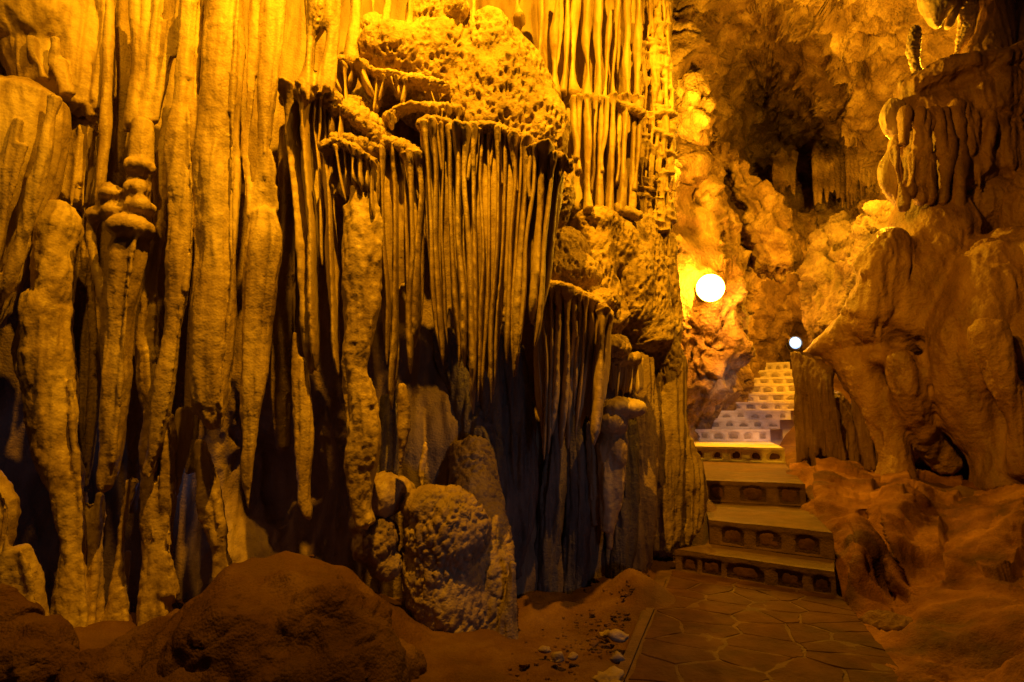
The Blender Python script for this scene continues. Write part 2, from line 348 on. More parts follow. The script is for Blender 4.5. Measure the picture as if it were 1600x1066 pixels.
# ================================================================== GENERIC BUILDERS
def rockify(v, n, kind):
    if kind == 'smooth': h = .014 * fbm(v, 5, 3, .4) + .009 * ridge(v, 13, 3, .10) * (.4 + sst(-.3, .3, fbm(v + 5, 3, 2))) + .0022 * fbm(v, 30, 3) + .0008 * pn(v * np.array([4, 4, 50.]))
    elif kind == 'flute': h = .013 * ridge(v, 12, 2, .07) + .006 * fbm(v, 6, 2, .4) + .0028 * fbm(v, 30, 3, .6) + .0007 * pn(v * np.array([4, 4, 50.]))
    elif kind == 'pit':
        w1, w2 = worley(v + .012 * np.stack([fbm(v, 20, 2), fbm(v + 3, 20, 2), fbm(v + 6, 20, 2)], -1), 29, .55, True)
        h = .018 * fbm(v, 7, 3) - .028 * (1 - sst(.16, .60, w1)) * (.40 + .6 * sst(-.35, .35, fbm(v + 9, 5, 2))) + .003 * fbm(v, 50, 2)
    elif kind == 'popcorn':
        q = v + .03 * np.stack([fbm(v, 9, 3), fbm(v + 3, 9, 3), fbm(v + 6, 9, 3)], -1)
        w1, w2 = worley(q, 24, .55, True); q1 = worley(q, 55)
        h = .016 * fbm(v, 5, 3) + (.012 * (1 - w1) - .014 * (1 - sst(0, .25, w2 - w1))) * (.4 + .8 * sst(-.4, .5, fbm(v + 7, 4, 2))) + .006 * (1 - q1) + .003 * fbm(v, 45, 2)
    elif kind == 'rough': h = .018 * fbm(v, 5, 3, .5) + .010 * ridge(v, 12, 3, .22) + .004 * fbm(v, 30, 3)
    elif kind == 'wax': h = .05 * fbm(v, 2.0, 3, .6) + .038 * ridge(v, 4.5, 3, .16) * sst(-.35, .3, fbm(v + 3, 1.3, 2)) + .012 * ridge(v, 12, 2, .25) * sst(-.1, .3, fbm(v + 13, 2, 2)) + .006 * fbm(v, 20, 3) + .003 * pn(v * np.array([5, 5, 46.]))
    elif kind == 'ribbed': h = .022 * ridge(v, 15, 3, .055) + .014 * fbm(v, 6, 3, .4) + .004 * fbm(v, 32, 3, .6)
    elif kind == 'crag': h = .20 * fbm(v, 1.3, 3) + .10 * ridge(v, 2.0, 4, .7) + .03 * fbm(v, 7, 3) - .10 * (1 - sst(0, .12, np.abs(fbm(v + 5, 1.5, 3))))
    elif kind == 'mud': h = .045 * fbm(v, 2.6, 3) + .030 * ridge(v, 4, 3, .45) + .010 * fbm(v, 14, 3) + .003 * fbm(v, 50, 2) - .012 * (1 - sst(0, .06, np.abs(fbm(v + 2, 3, 2))))
    elif kind == 'big': h = .06 * fbm(v, 2.2, 3) + .022 * ridge(v, 6, 2, .18) * sst(-.2, .3, fbm(v + 3, 1.5, 2)) + .006 * fbm(v, 22, 3)
    return v + n * h[:, None]
def mass(name, parts, voxel, kind, mat, label, cat, group=None, parent=None, smooth=4):
    v, f, n = fuse(parts, voxel, smooth); v = rockify(v, n, kind)
    o = put(name, v, f, mat, parent)
    if parent is None: tag(o, label, cat, group)
    return o
def column(name, label, cat, d, tubes, mat=None, voxel=.009, kind='smooth', group=None, blobs=(), **kw):
    """one welded formation of several px-traced tubes"""
    parts = [tube(t, d, seg=14, step=.02, lump=.05, **kw) for t in tubes] + [blob(*b) for b in blobs]
    fl = kw.get('flat', 1.0)
    for t in tubes:                      # narrow runs of calcite down the face of the thick ones
        R0 = max(q[2] for q in t)
        if R0 < 14 or d > 5.5: continue
        for o in (-.86, -.5, -.12, .3, .66, .9):
            if random.random() < .45: continue
            o += random.uniform(-.12, .12); o = max(-.95, min(.95, o)); n = len(t); c = catmull([tuple(q) + (0,) * (4 - len(q)) for q in t], 12)
            a = random.choice((0, 0, 0, 1, 2, 4)); b = random.choice((11, 11, 10, 9, 7)); dep = math.sqrt(1 - o * o) * .93 * fl
            w = random.uniform(.10, .20); ph = random.random() * 6
            run = [(q[0] + (o + .07 * math.sin(ph + i * .7)) * q[2], q[1] + (6 if i == b else 0), max(1.3, min(q[2], R0 * .8) * w * random.uniform(.75, 1.25)), q[3] - dep * q[2] * d / F) for i, q in enumerate(c) if a <= i <= b]
            if len(run) > 2: parts.append(tube(run, d, seg=8, step=.02, lump=.1))
    return mass(name, parts, voxel, kind, mat or M_cal, label, cat, group)
G_COL = 'long stone columns and stalactites of the left wall'
# ================================================================== LEFT WALL COLUMNS
D = lambda x, y=500, o=0.: wd(x, y) + o
column('flowstone_mass', 'broad smooth flowstone bulge leaning down at the top left corner, brightest yellow', 'flowstone', 2.95,
       [[(40, 150, 62), (20, 250, 72), (-12, 360, 66), (-40, 470, 50), (-60, 560, 30)], [(-60, 120, 60), (-60, 300, 90), (-90, 500, 80)]], kind='flute')
column('flowstone_mass', 'upper left rounded flowstone roof above the diagonal ledge', 'flowstone', 3.15,
       [[(-60, -60, 90), (40, 20, 95), (110, 60, 60)], [(120, -60, 50), (125, 60, 38), (118, 170, 30)], [(60, 60, 60), (80, 150, 50)], [(145, -50, 16), (150, 80, 14), (146, 185, 12)]], kind='flute')
column('drapery_panel', 'short shadowed stone panel under the diagonal ledge near the left edge', 'drapery', 3.22,
       [[(88, 180, 26), (86, 260, 26), (82, 320, 24)], [(125, 195, 24), (122, 260, 22), (116, 318, 20)], [(20, 120, 16), (90, 165, 16), (150, 205, 14)]], kind='flute')
column('stone_column', 'thick ringed column at far left standing on the floor from a rounded top', 'stone column', 3.05,
       [[(90, 322, 22), (88, 350, 36), (84, 400, 33), (84, 455, 30), (76, 480, 38), (76, 540, 36), (80, 640, 35), (84, 700, 30), (98, 740, 26), (108, 800, 20), (112, 860, 18), (110, 930, 24), (104, 990, 34), (95, 1060, 56)],
        [(40, 500, 10), (30, 540, 8), (40, 600, 6)]], kind='rough', group=G_COL)
column('stone_column', 'low rounded column stump in the bottom left corner beside a dark hollow', 'stone column', 2.75,
       [[(-25, 740, 20), (-15, 800, 36), (-30, 880, 40), (-20, 960, 40), (-20, 1060, 60)], [(25, 860, 22), (38, 900, 22), (42, 950, 26), (40, 1010, 40), (40, 1060, 50)]], kind='rough', group=G_COL)
column('stone_column', 'knobbly column with a stack of rounded knobs beneath branching strips', 'stone column', 3.0,
       [[(222, 190, 17), (220, 240, 20), (216, 300, 18), (212, 340, 22), (198, 400, 29), (190, 460, 25), (186, 520, 20), (182, 590, 21), (178, 640, 18), (174, 700, 16), (166, 750, 14), (158, 765, 8)],
        [(152, 335, 11), (142, 365, 8), (150, 420, 8), (165, 480, 8), (172, 540, 9)], [(172, 290, 12), (168, 320, 15), (178, 345, 14)]],
       blobs=[(218, 262, 25, 17, 2.98), (214, 296, 22, 15, 2.98), (219, 324, 23, 16, 2.97), (203, 357, 36, 22, 2.97), (176, 305, 19, 15, 2.98), (151, 336, 15, 12, 2.99), (178, 330, 18, 16, 2.98)], kind='smooth', group=G_COL)
column('stalactite_cluster', 'branching yellow strips hanging above the knobbly column at top', 'stalactites', 3.08,
       [[(212, -40, 11), (214, 60, 10), (213, 130, 12), (212, 200, 15)], [(252, -40, 10), (246, 40, 10), (240, 100, 9), (232, 150, 10), (224, 200, 14)],
        [(230, -40, 8), (228, 60, 8), (222, 150, 10)], [(288, -30, 11), (280, 30, 10), (268, 80, 8), (258, 110, 8), (246, 160, 9), (238, 190, 10)], [(266, 30, 7), (262, 80, 7), (250, 92, 7)], [(270, 90, 7), (282, 50, 8)]], group=G_COL)
column('stalactite', 'slim strip stalactite on the right of the yellow ledge at top left', 'stalactite', 3.1,
       [[(172, -40, 8), (170, 60, 7), (166, 150, 8), (164, 210, 9), (158, 260, 9), (154, 310, 8), (150, 330, 4)]], group=G_COL)
column('stalactite', 'shadowed straight strip left of the branching strips', 'stalactite', 3.3,
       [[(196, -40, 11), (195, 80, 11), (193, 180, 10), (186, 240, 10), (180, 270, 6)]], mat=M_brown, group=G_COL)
column('stone_column', 'slender column with a swollen foot standing right of the knobbly column', 'stone column', 3.12,
       [[(262, 170, 9), (252, 230, 8), (250, 290, 10), (248, 350, 9), (240, 410, 10), (233, 470, 13), (229, 540, 15), (236, 600, 18), (238, 650, 15), (233, 700, 16), (232, 745, 12), (238, 800, 17), (240, 860, 15), (240, 910, 17), (246, 985, 26)],
        [(250, 660, 9), (262, 720, 9), (258, 790, 12), (256, 860, 12), (262, 930, 18)]], kind='rough', group=G_COL)
column('stalactite', 'capped tapering stalactite between the slender column and the wide pillar', 'stalactite', 3.0,
       [[(284, 175, 18), (282, 215, 25), (284, 275, 25), (288, 330, 22), (284, 400, 19), (277, 460, 16), (268, 520, 13), (258, 590, 15), (252, 640, 13), (240, 700, 11), (228, 742, 6)],
        [(296, 0, 16), (292, 60, 13), (288, 130, 13), (284, 180, 16)]], group=G_COL)
column('stone_pillar', 'widest smooth pillar of the left wall with a jagged broken foot', 'stone pillar', 3.02,
       [[(352, -50, 34), (350, 40, 32), (346, 120, 30), (342, 190, 32), (338, 260, 36), (338, 340, 34), (340, 420, 31), (335, 500, 33), (330, 570, 31), (328, 620, 28), (334, 655, 16), (342, 668, 7)],
        [(308, -40, 12), (305, 60, 10), (300, 150, 12), (306, 190, 18), (318, 240, 26), (322, 300, 26)], [(312, 560, 16), (310, 620, 12), (306, 640, 6)],
        [(330, -30, 6), (328, 80, 6), (324, 150, 7)]], group=G_COL)
column('stone_column', 'eroded brown column under the wide pillar meeting the mound', 'stone column', 3.2,
       [[(312, 690, 8), (320, 730, 15), (326, 780, 19), (338, 830, 15), (346, 870, 12), (352, 910, 16)], [(318, 720, 10), (336, 790, 12)]], mat=M_cal, kind='rough', group=G_COL)
column('stalactite', 'short stalactite below the capped one, left of the black hollow', 'stalactite', 3.2,
       [[(262, 650, 9), (262, 700, 11), (255, 750, 9), (252, 775, 5)]], kind='rough', group=G_COL)
column('stalactite', 'shadowed blade hanging beside the foot of the wide pillar', 'stalactite', 3.28,
       [[(288, 640, 12), (284, 690, 13), (276, 740, 11), (268, 790, 9), (262, 850, 10), (262, 940, 16)]], kind='flute', group=G_COL)
column('drapery_panel', 'two-lobed drape that widens into a panel and ends in a long ragged tip', 'drapery', 3.05,
       [[(400, -50, 9), (394, 60, 9), (388, 160, 8), (382, 230, 8), (386, 290, 8), (392, 340, 9)], [(436, -50, 19), (428, 60, 19), (420, 140, 17), (412, 220, 12), (404, 290, 9), (396, 340, 10)],
        [(418, -40, 10), (412, 60, 8), (408, 140, 7)], [(412, 330, 20), (414, 380, 30), (408, 430, 28), (404, 490, 25), (400, 550, 22), (396, 600, 20), (392, 640, 16), (390, 690, 11), (384, 740, 10), (386, 770, 6), (388, 795, 2)],
        [(422, 235, 5), (424, 270, 8), (418, 310, 7), (412, 345, 8)], [(432, 290, 4), (430, 330, 6)]], kind='flute', group=G_COL, flat=.7)
column('hourglass_column', 'pinched hourglass column standing on the stepped ledge at the top', 'stone column', 3.1,
       [[(500, -50, 28), (500, 0, 26), (495, 30, 20), (487, 60, 10), (484, 90, 9), (480, 120, 13), (474, 150, 22)], [(524, -40, 10), (522, 40, 9), (514, 90, 13), (504, 140, 16)]], kind='flute', group=G_COL)
column('stone_column', 'ragged thin root-like column on the floor behind the thick ringed one', 'stone column', 3.15,
       [[(128, 770, 9), (134, 830, 10), (130, 900, 11), (128, 970, 14)], [(158, 770, 10), (150, 820, 12), (144, 880, 14), (140, 960, 20), (130, 1040, 40)], [(205, 750, 10), (196, 800, 8), (188, 860, 7), (184, 920, 8), (182, 990, 24), (178, 1060, 60)]], kind='rough', group=G_COL)
column('stalactite', 'small hanging point in front of the dark gap near the bottom left', 'stalactite', 3.3,
       [[(200, 900 - 40, 6), (198, 890, 5), (197, 925, 2)]], group=G_COL)
column('stone_column', 'ringed stone column just outside the left side of the picture', 'stone column', 2.95, [[(-150, 250, 30), (-145, 500, 34), (-150, 800, 30), (-155, 1080, 50)]], kind='rough', group=G_COL)
column('stalactite', 'long stalactite just outside the left side of the picture', 'stalactite', 3.05, [[(-230, -60, 40), (-225, 300, 36), (-235, 600, 20), (-240, 760, 6)]], kind='flute', group=G_COL)
# mid dark strips set back between columns
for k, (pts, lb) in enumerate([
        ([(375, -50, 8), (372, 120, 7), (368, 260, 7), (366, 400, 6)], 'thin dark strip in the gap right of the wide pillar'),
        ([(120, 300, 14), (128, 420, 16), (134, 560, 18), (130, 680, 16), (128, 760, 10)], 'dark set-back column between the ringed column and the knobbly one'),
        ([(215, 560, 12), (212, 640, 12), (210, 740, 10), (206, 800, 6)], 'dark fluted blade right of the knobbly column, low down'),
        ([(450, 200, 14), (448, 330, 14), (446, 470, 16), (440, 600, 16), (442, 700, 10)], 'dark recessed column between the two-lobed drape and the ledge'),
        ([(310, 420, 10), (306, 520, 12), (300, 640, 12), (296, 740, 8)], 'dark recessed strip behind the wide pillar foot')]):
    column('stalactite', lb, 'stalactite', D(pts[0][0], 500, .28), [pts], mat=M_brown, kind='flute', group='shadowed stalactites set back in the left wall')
print('left', time.time() - T00)
# ================================================================== DRAPERIES WITH RIBS
def ledge(root, pts, d, thick=1.0, mat=None, kind='popcorn', depth=2.2, voxel=.009, extra=()):
    v, f, n = fuse([tube(pts, d, seg=14, step=.02, flat=depth, lump=.12)] + list(extra), voxel, 2); v = rockify(v, n, kind)
    return put('ledge', v, f, mat or M_pit, root)
def rib(root, pts, d, flat=2.2, seg=14, name='rib', mat=None, lump=.16, flute=.12, step=.011):
    v, f = tube(pts, d, seg=seg, step=step, flat=flat, lump=lump, flute=flute, nfl=3)
    return put(name, v, f, mat or M_cal, root)
def ribpts(x0, y0, x1, y1, r, tip=1.0, flare=1.7, bend=0.):
    """flared top, slim shaft, swelling end that pinches into a tip"""
    out = []; sw = random.uniform(.7, 1.15); Lr = y1 - y0
    for t, k in ((0, flare), (.035, flare * .8), (.08, 1.05), (.2, .8), (.45, .85), (.7, 1.05), (.88, .95), (.96, .6), (1, .15 * tip + .05)):
        w = 1 + random.uniform(-.12, .12)
        wv = 2.6 * math.sin(x0 * .045 + y0 * .01 + t * Lr * .016) + 1.4 * math.sin(x0 * .21 + t * Lr * .035)
        out.append((lerp(x0, x1, t ** 1.25) + (wv if Lr > 80 else 0) * min(1, t * 5), lerp(y0, y1, t), r * k * w * (sw if t > .05 else 1), 0))
    return out
def drapery(label, rim, d, ribs, group='rib draperies hanging under the stone ledges', rimr=7, back=True, mat=None, ledgekind='popcorn', extra=(), flat=2.4):
    """rim: ledge polyline (px,py,r); ribs: (x_top,x_tip,y_tip,r)"""
    xm = sum(p[0] for p in rim) / len(rim); ym = max(p[1] for p in rim)
    root = empty('stone_drapery', label, 'drapery', P(xm, ym + 60, d), group)
    ledge(root, rim, d + .03, extra=extra, mat=mat and M_pit, kind=ledgekind)
    ra = np.array([q[:2] for q in rim], float)
    if len(ribs) > 9:                    # neighbouring ribs run together into common hanging points
        out = []; k = 0
        while k < len(ribs):
            m = random.choice((2, 3, 3, 4)); g = ribs[k:k + m]; cx = sum(q[1] for q in g) / len(g); ty = max(q[2] for q in g)
            for n_, q in enumerate(g):
                e = abs(n_ - (len(g) - 1) / 2); out.append((q[0], cx + (n_ - (len(g) - 1) / 2) * 5.0, ty - e * random.uniform(16, 42), q[3] * random.uniform(.85, 1.25)))
            k += m
        ribs = out
    for (xt, xb, yb, r) in ribs:
        yt = float(np.interp(xt, ra[:, 0], ra[:, 1])) + 2
        dd = d + random.choice((-.03, 0, .01, .05)) + random.uniform(-.015, .015)
        rib(root, ribpts(xt, yt, xb + random.uniform(-3, 3), yb + random.uniform(-12, 8), r * random.choice((.5, .65, .8, .95, 1.25))), dd, flat=flat * random.uniform(1.0, 1.7), mat=mat)
        # small stems that merge into the rib below the rim
        if yb - yt > 90 and random.random() < .75:
            s = random.choice((-1, 1)); L = random.uniform(30, 90)
            xj = lerp(xt, xb, L / (yb - yt))
            rib(root, [(xt + s * 8, yt, r * 1.2), (xt + s * 6.5, yt + 10, r * .6), (xj + s * 4, yt + L * .6, r * .5), (xj + s * 1, yt + L, r * .4)], dd - .01, seg=8, flat=1.6, name='stem', mat=mat)
    if back:
        v, f = [], []
        parts = []
        n = len(ribs)
        for (xt, xb, yb, r) in ribs:
            yt = float(np.interp(xt, ra[:, 0], ra[:, 1]))
            parts.append(tube([(xt, yt, 9, .09), (lerp(xt, xb, .5), lerp(yt, yb, .5), 9, .10), (lerp(xt, xb, .82), lerp(yt, yb, .82), 7, .10), (lerp(xt, xb, .93), lerp(yt, yb, .93), 2, .10)], d, seg=10, step=.03, flat=1.2, lump=.1))
        vv, ff, nn = fuse(parts, .011, 3); vv = rockify(vv, nn, 'flute')
        put('back_sheet', vv, ff, M_cal, root)
    return root
random.seed(11)
drapery('narrow drapery hanging from the left end of the stepped ledge below the hourglass column', [(450, 152, 8), (470, 146, 9), (495, 150, 9), (524, 162, 9), (552, 182, 10), (578, 205, 12), (592, 222, 10)], 3.2,
        [(458, 488, 592, 9), (478, 496, 590, 7.5), (494, 501, 420, 4.5), (508, 511, 300, 4), (522, 521, 226, 4), (534, 533, 224, 4), (548, 547, 226, 3.5), (568, 566, 232, 4), (586, 590, 300, 5)], ledgekind='popcorn')
drapery('drapery below the rounded shelf, its ribs joining one thick column to the floor', [(506, 236, 7), (520, 226, 8), (545, 230, 8), (568, 244, 8), (588, 256, 7)], 3.05,
        [(510, 528, 590, 7), (524, 538, 320, 5), (540, 546, 310, 4.5), (552, 556, 300, 4), (562, 566, 300, 4), (574, 574, 310, 4), (584, 584, 340, 5)])
column('stone_column', 'lumpy column under the rounded shelf running down into the rock heap', 'stone column', 3.08,
       [[(556, 290, 12), (560, 340, 22), (562, 400, 26), (560, 460, 25), (562, 520, 26), (556, 580, 20), (562, 620, 26), (566, 680, 26), (562, 740, 22), (566, 790, 16), (572, 820, 18)],
        [(580, 300, 9), (584, 360, 12), (580, 440, 14), (578, 520, 12)], [(540, 320, 8), (545, 420, 10), (552, 520, 12)]], kind='rough', group=G_COL)
column('stone_column', 'narrow blade column below the first drapery, cut by a pointed shadow', 'stone column', 3.2,
       [[(470, 560, 8), (476, 620, 11), (480, 690, 10), (477, 760, 9), (482, 800, 9), (486, 815, 4)], [(462, 520, 5), (464, 600, 8), (466, 700, 7), (470, 790, 6)]], kind='flute', group=G_COL)
drapery('drapery of five long ribs left of the great curtain, below the lumpy slope', [(594, 232, 7), (610, 228, 8), (635, 236, 8), (657, 246, 8)], 3.2,
        [(598, 606, 575, 5.5), (618, 617, 640, 5.5), (632, 634, 470, 4), (642, 643, 595, 8), (656, 652, 545, 5.5)])
column('stalactite', 'lit pointed stalactite low down, tip above the pale rock', 'stalactite', 3.15,
       [[(628, 600, 6), (630, 640, 8), (630, 680, 8), (627, 715, 4), (625, 730, 1.5)]], kind='rough', group=G_COL)
big = []
for i, (x, xb, yb, r) in enumerate([(664, 684, 560, 6), (677, 688, 575, 5.5), (690, 702, 540, 5), (703, 713, 500, 5), (716, 728, 600, 5.5), (728, 735, 648, 6), (741, 738, 580, 5), (753, 752, 656, 6), (765, 755, 640, 5.5),
                                    (778, 764, 600, 6), (790, 777, 622, 5.5), (802, 786, 600, 5.5), (813, 796, 570, 6), (824, 806, 572, 6), (836, 815, 560, 7), (850, 822, 540, 7), (864, 836, 480, 6), (878, 848, 440, 6)]):
    big.append((x, xb, yb, r))
drapery('great curtain of thin ribs in the middle, hanging from the curved ledge under the dome', [(654, 200, 8), (668, 190, 8), (690, 194, 8), (719, 204, 8), (750, 200, 8), (782, 204, 8), (815, 218, 8), (850, 238, 8), (878, 252, 8), (892, 262, 7)], 3.15, big, rimr=8)
drapery('small shadowed shelf with short ribs just above the great curtain', [(604, 190, 8), (618, 176, 8), (640, 168, 7), (670, 170, 6), (700, 170, 6), (722, 172, 5)], 3.3,
        [(612, 612, 214, 4), (700, 698, 198, 3), (708, 707, 200, 3), (716, 715, 200, 3), (692, 690, 196, 3), (683, 682, 196, 3)], back=False)
drapery('row of short stems above the small shelf, left side of the dome', [(512, 106, 7), (530, 100, 8), (560, 104, 9), (590, 116, 9), (622, 124, 10), (660, 130, 8), (700, 138, 8)], 3.3,
        [(520, 524, 142, 4), (538, 540, 150, 4), (552, 556, 180, 4), (566, 576, 186, 6), (590, 588, 176, 3), (600, 596, 180, 3), (612, 602, 178, 3), (622, 628, 168, 4), (634, 634, 165, 4), (650, 640, 162, 4), (672, 684, 164, 4)])
# dome
ok = lambda a, b: a
mass('flowstone_dome', [blob(770, 215, 112, 190, 3.75, 120), blob(690, 120, 105, 95, 3.75, 100), blob(620, 105, 70, 62, 3.62, 90), blob(765, 90, 50, 82, 3.6, 70), blob(840, 210, 52, 78, 3.6, 70), blob(590, 70, 34, 44, 3.6, 60), blob(716, 22, 24, 24, 3.5, 40), blob(670, 30, 40, 40, 3.6, 40), blob(870, 300, 30, 60, 3.62, 50)],
     .0072, 'pit', M_pit, 'great rounded flowstone dome with honeycomb pits above the curtain of ribs', 'flowstone', smooth=6)
mass('flowstone_mass', [blob(560, 175, 26, 20, 3.4, 40), tube([(448, 162, 9), (468, 150, 17), (498, 152, 17), (530, 168, 14)], 3.22, flat=1.5), tube([(480, 150, 14), (530, 172, 18), (570, 200, 24), (600, 226, 20), (640, 232, 10)], 3.35, flat=1.8), tube([(520, 220, 12), (560, 232, 16), (600, 240, 12)], 3.25, flat=1.8)],
     .009, 'popcorn', M_pit, 'lumpy sloping flowstone between the hourglass column and the great curtain', 'flowstone')
# strips above the dome at the top edge
for pts, lb in [([(555, -50, 12), (556, 20, 10), (552, 60, 14), (548, 110, 18)], 'wide strip left of three at the top edge above the lumpy slope'),
                ([(583, -50, 6), (584, 10, 5), (582, 60, 6)], 'thin middle strip at the top edge above the lumpy slope'),
                ([(604, -50, 7), (606, 0, 7), (602, 40, 8)], 'right-hand short strip at the top edge above the lumpy slope'),
                ([(640, -50, 8), (642, 0, 7), (640, 40, 9)], 'short stem reaching the dome top, left of its crown'),
                ([(740, -50, 6), (741, 0, 6), (740, 40, 7)], 'short stem reaching the dome left of its pointed crest')]:
    column('stalactite', lb, 'stalactite', 3.45, [pts], group=G_COL)
print('drape', time.time() - T00)
# right panel P, two tiers
random.seed(5)
root = empty('stone_drapery', 'tall bright curtain of straight strips at the top right of the left wall', 'drapery', P(920, 170, 4.2), 'two-tier curtain right of the dome')
for (x0, xb, yb, r, yt) in [(806, 812, 20, 7, -60), (850, 842, 125, 7, -60), (872, 868, 140, 7, -60), (889, 880, 132, 5, -60), (903, 893, 138, 9, -60), (921, 916, 142, 6, -60), (940, 932, 150, 6, -60), (952, 942, 152, 5, 20), (966, 958, 155, 6, -60), (982, 978, 162, 6, 0), (996, 994, 160, 6, -60)]:
    q_ = lambda: random.uniform(.6, 1.25); j_ = lambda: random.uniform(-3, 3)
    rib(root, [(x0 + j_(), yt, r * q_()), (lerp(x0, xb, .3) + j_(), lerp(yt, yb, .3), r * q_()), (lerp(x0, xb, .6) + j_(), lerp(yt, yb, .6), r * q_()), (lerp(x0, xb, .85) + j_(), lerp(yt, yb, .85), r * .6 * q_()), (xb, yb + 14, r * 1.5)], wd(x0, 100) - .05 + random.uniform(-.05, .05), flat=random.uniform(1.4, 3), lump=.3, flute=.22)
ledge(root, [(866, 148, 7), (890, 146, 10), (930, 154, 9), (960, 162, 9), (990, 172, 8), (1005, 180, 7)], wd(930, 150) + .06, depth=1.6, kind='rough')
root2 = empty('stone_drapery', 'lower bright curtain of strips between the ledge and the pitted slope, right of the dome', 'drapery', P(950, 330, 4.1), 'two-tier curtain right of the dome')
ledge(root2, [(908, 318, 8), (940, 326, 9), (980, 332, 9), (1000, 338, 8)], wd(960, 330) + .04, depth=1.6, kind='rough')
for (x0, xb, yb, r) in [(896, 900, 250, 5), (904, 904, 270, 5), (916, 920, 330, 7), (930, 922, 300, 4), (938, 936, 332, 6.5), (948, 940, 270, 4), (956, 950, 335, 6.5), (968, 962, 290, 5), (978, 968, 335, 7), (990, 984, 340, 7), (1000, 990, 300, 5)]:
    rib(root2, [(x0, 156, r * 1.5), (x0, 172, r), (lerp(x0, xb, .4) + random.uniform(-3, 3), lerp(170, yb, .4), r * random.uniform(.5, 1.3)), (lerp(x0, xb, .75) + random.uniform(-3, 3), lerp(170, yb, .75), r * random.uniform(.6, 1.2)), (xb, yb, r * 1.25)], wd(x0, 250) - .04 + random.uniform(-.05, .05), flat=random.uniform(1.4, 3), lump=.3, flute=.22)
# dark backing of both tiers
mass('flowstone_mass', [tube([(880, -60, 60), (900, 120, 60), (930, 330, 50)], 4.5, seg=20, step=.04, flat=.8), tube([(980, -60, 60), (985, 150, 50), (985, 330, 40)], 4.75, seg=20, step=.04, flat=.8)], .016, 'flute', M_cal,
     'fluted wall seen in the gaps behind the two-tier curtain', 'flowstone')
# lattice corner (right edge of the left wall): many tiers of little stems
root = empty('stone_drapery', 'lattice of tiny stems in many tiers along the right edge of the left wall', 'drapery', P(1030, 330, 4.6), 'two-tier curtain right of the dome')
mass('core', [tube([(1018, -60, 40), (1016, 60, 34), (1022, 130, 30), (1026, 200, 30), (1022, 300, 26), (1026, 370, 20)], 4.75, seg=20, step=.03, flat=1.1)], .012, 'pit', M_cal, None, None, parent=root)
def lattice_x(y): return float(np.interp(y, [-50, 60, 120, 200, 230, 350], [1042, 1047, 1050, 1057, 1053, 1051]))
for (ya, yb_) in ((-50, 60), (60, 160), (160, 260), (260, 372)):
    parts = []
    for k in range(46):
        y0 = random.uniform(ya, yb_ - 12); xr = lattice_x(y0); u = random.random() ** .8; x = lerp(994, xr, u); L = random.uniform(26, 70); off = .10 * u * u - .02 + random.uniform(-.03, .03)
        tl = random.uniform(-5, 3)
        parts.append(tube([(x, y0, 4.5, off), (x + tl * .3, y0 + 7, 2.2, off), (x + tl, y0 + L * .55, 2.3, off), (x + tl + random.uniform(-2, 2), y0 + L, random.choice((1, 3.2, 4)), off + .02)], 4.53, seg=8, step=.02, flat=1.6, lump=.2))
        if k % 4 == 0:
            w = random.uniform(8, 18); parts.append(tube([(x - w, y0 - 3, 3, off + .02), (x, y0 + random.uniform(-1, 3), 4.5, off), (min(x + w, xr), y0 + random.uniform(0, 6), 3, off + .03)], 4.53, seg=8, step=.02, flat=2.4, lump=.25))
    v, f, n = fuse(parts, .0085, 2)
    put('stem_tier', rockify(v, n, 'smooth'), f, M_cal, root)
# pitted slope S and apron
mass('flowstone_slope', [tube([(930, 340, 30), (925, 400, 40), (930, 460, 40), (960, 510, 34)], 4.25, seg=24, step=.03, flat=1.2), tube([(985, 350, 40), (990, 420, 50), (1000, 490, 52), (1010, 540, 44)], 4.6, seg=24, step=.03, flat=1.1),
                         tube([(1030, 370, 24), (1036, 450, 26), (1040, 540, 26), (1044, 590, 22)], 4.7, seg=20, step=.03), blob(880, 400, 42, 50, 4.05, 50), blob(955, 390, 50, 62, 4.45, 60), blob(985, 450, 40, 90, 4.5, 60), blob(930, 350, 40, 26, 4.25, 50), blob(895, 430, 48, 36, 3.95, 50), blob(935, 475, 36, 24, 3.95, 50), blob(960, 545, 26, 22, 4.1, 40)],
     .0095, 'pit', M_pit, 'pitted sloping flowstone apron left of the shining floodlight', 'flowstone')
random.seed(21)
drapery('drapery of fine ribs below the pitted apron, left of the stairs', [(838, 452, 8), (855, 448, 9), (880, 452, 9), (905, 460, 9), (930, 472, 9), (955, 494, 8)], 3.72,
        [(842, 842, 700, 5), (852, 850, 690, 5), (862, 858, 725, 6), (872, 862, 640, 5.5), (884, 878, 715, 7), (895, 890, 690, 7), (905, 896, 600, 6), (915, 908, 690, 5.5), (924, 912, 600, 5), (934, 920, 700, 5), (943, 932, 650, 6), (952, 938, 640, 6)])
drapery('short drapery under the lower right lip of the pitted apron', [(954, 566, 8), (975, 562, 9), (996, 560, 8)], 4.1,
        [(958, 956, 612, 4), (968, 964, 618, 4), (978, 976, 620, 4), (988, 986, 615, 4), (996, 996, 620, 4)])
mass('flowstone_mass', [blob(972, 638, 36, 16, 4.0, 30), blob(955, 660, 24, 20, 4.0, 30), blob(958, 700, 22, 40, 4.05, 26), tube([(950, 690, 20), (955, 760, 18), (950, 830, 10)], 4.05)], .010, 'rough', M_cal,
     'rounded brown knob sticking out below the short drapery', 'flowstone')
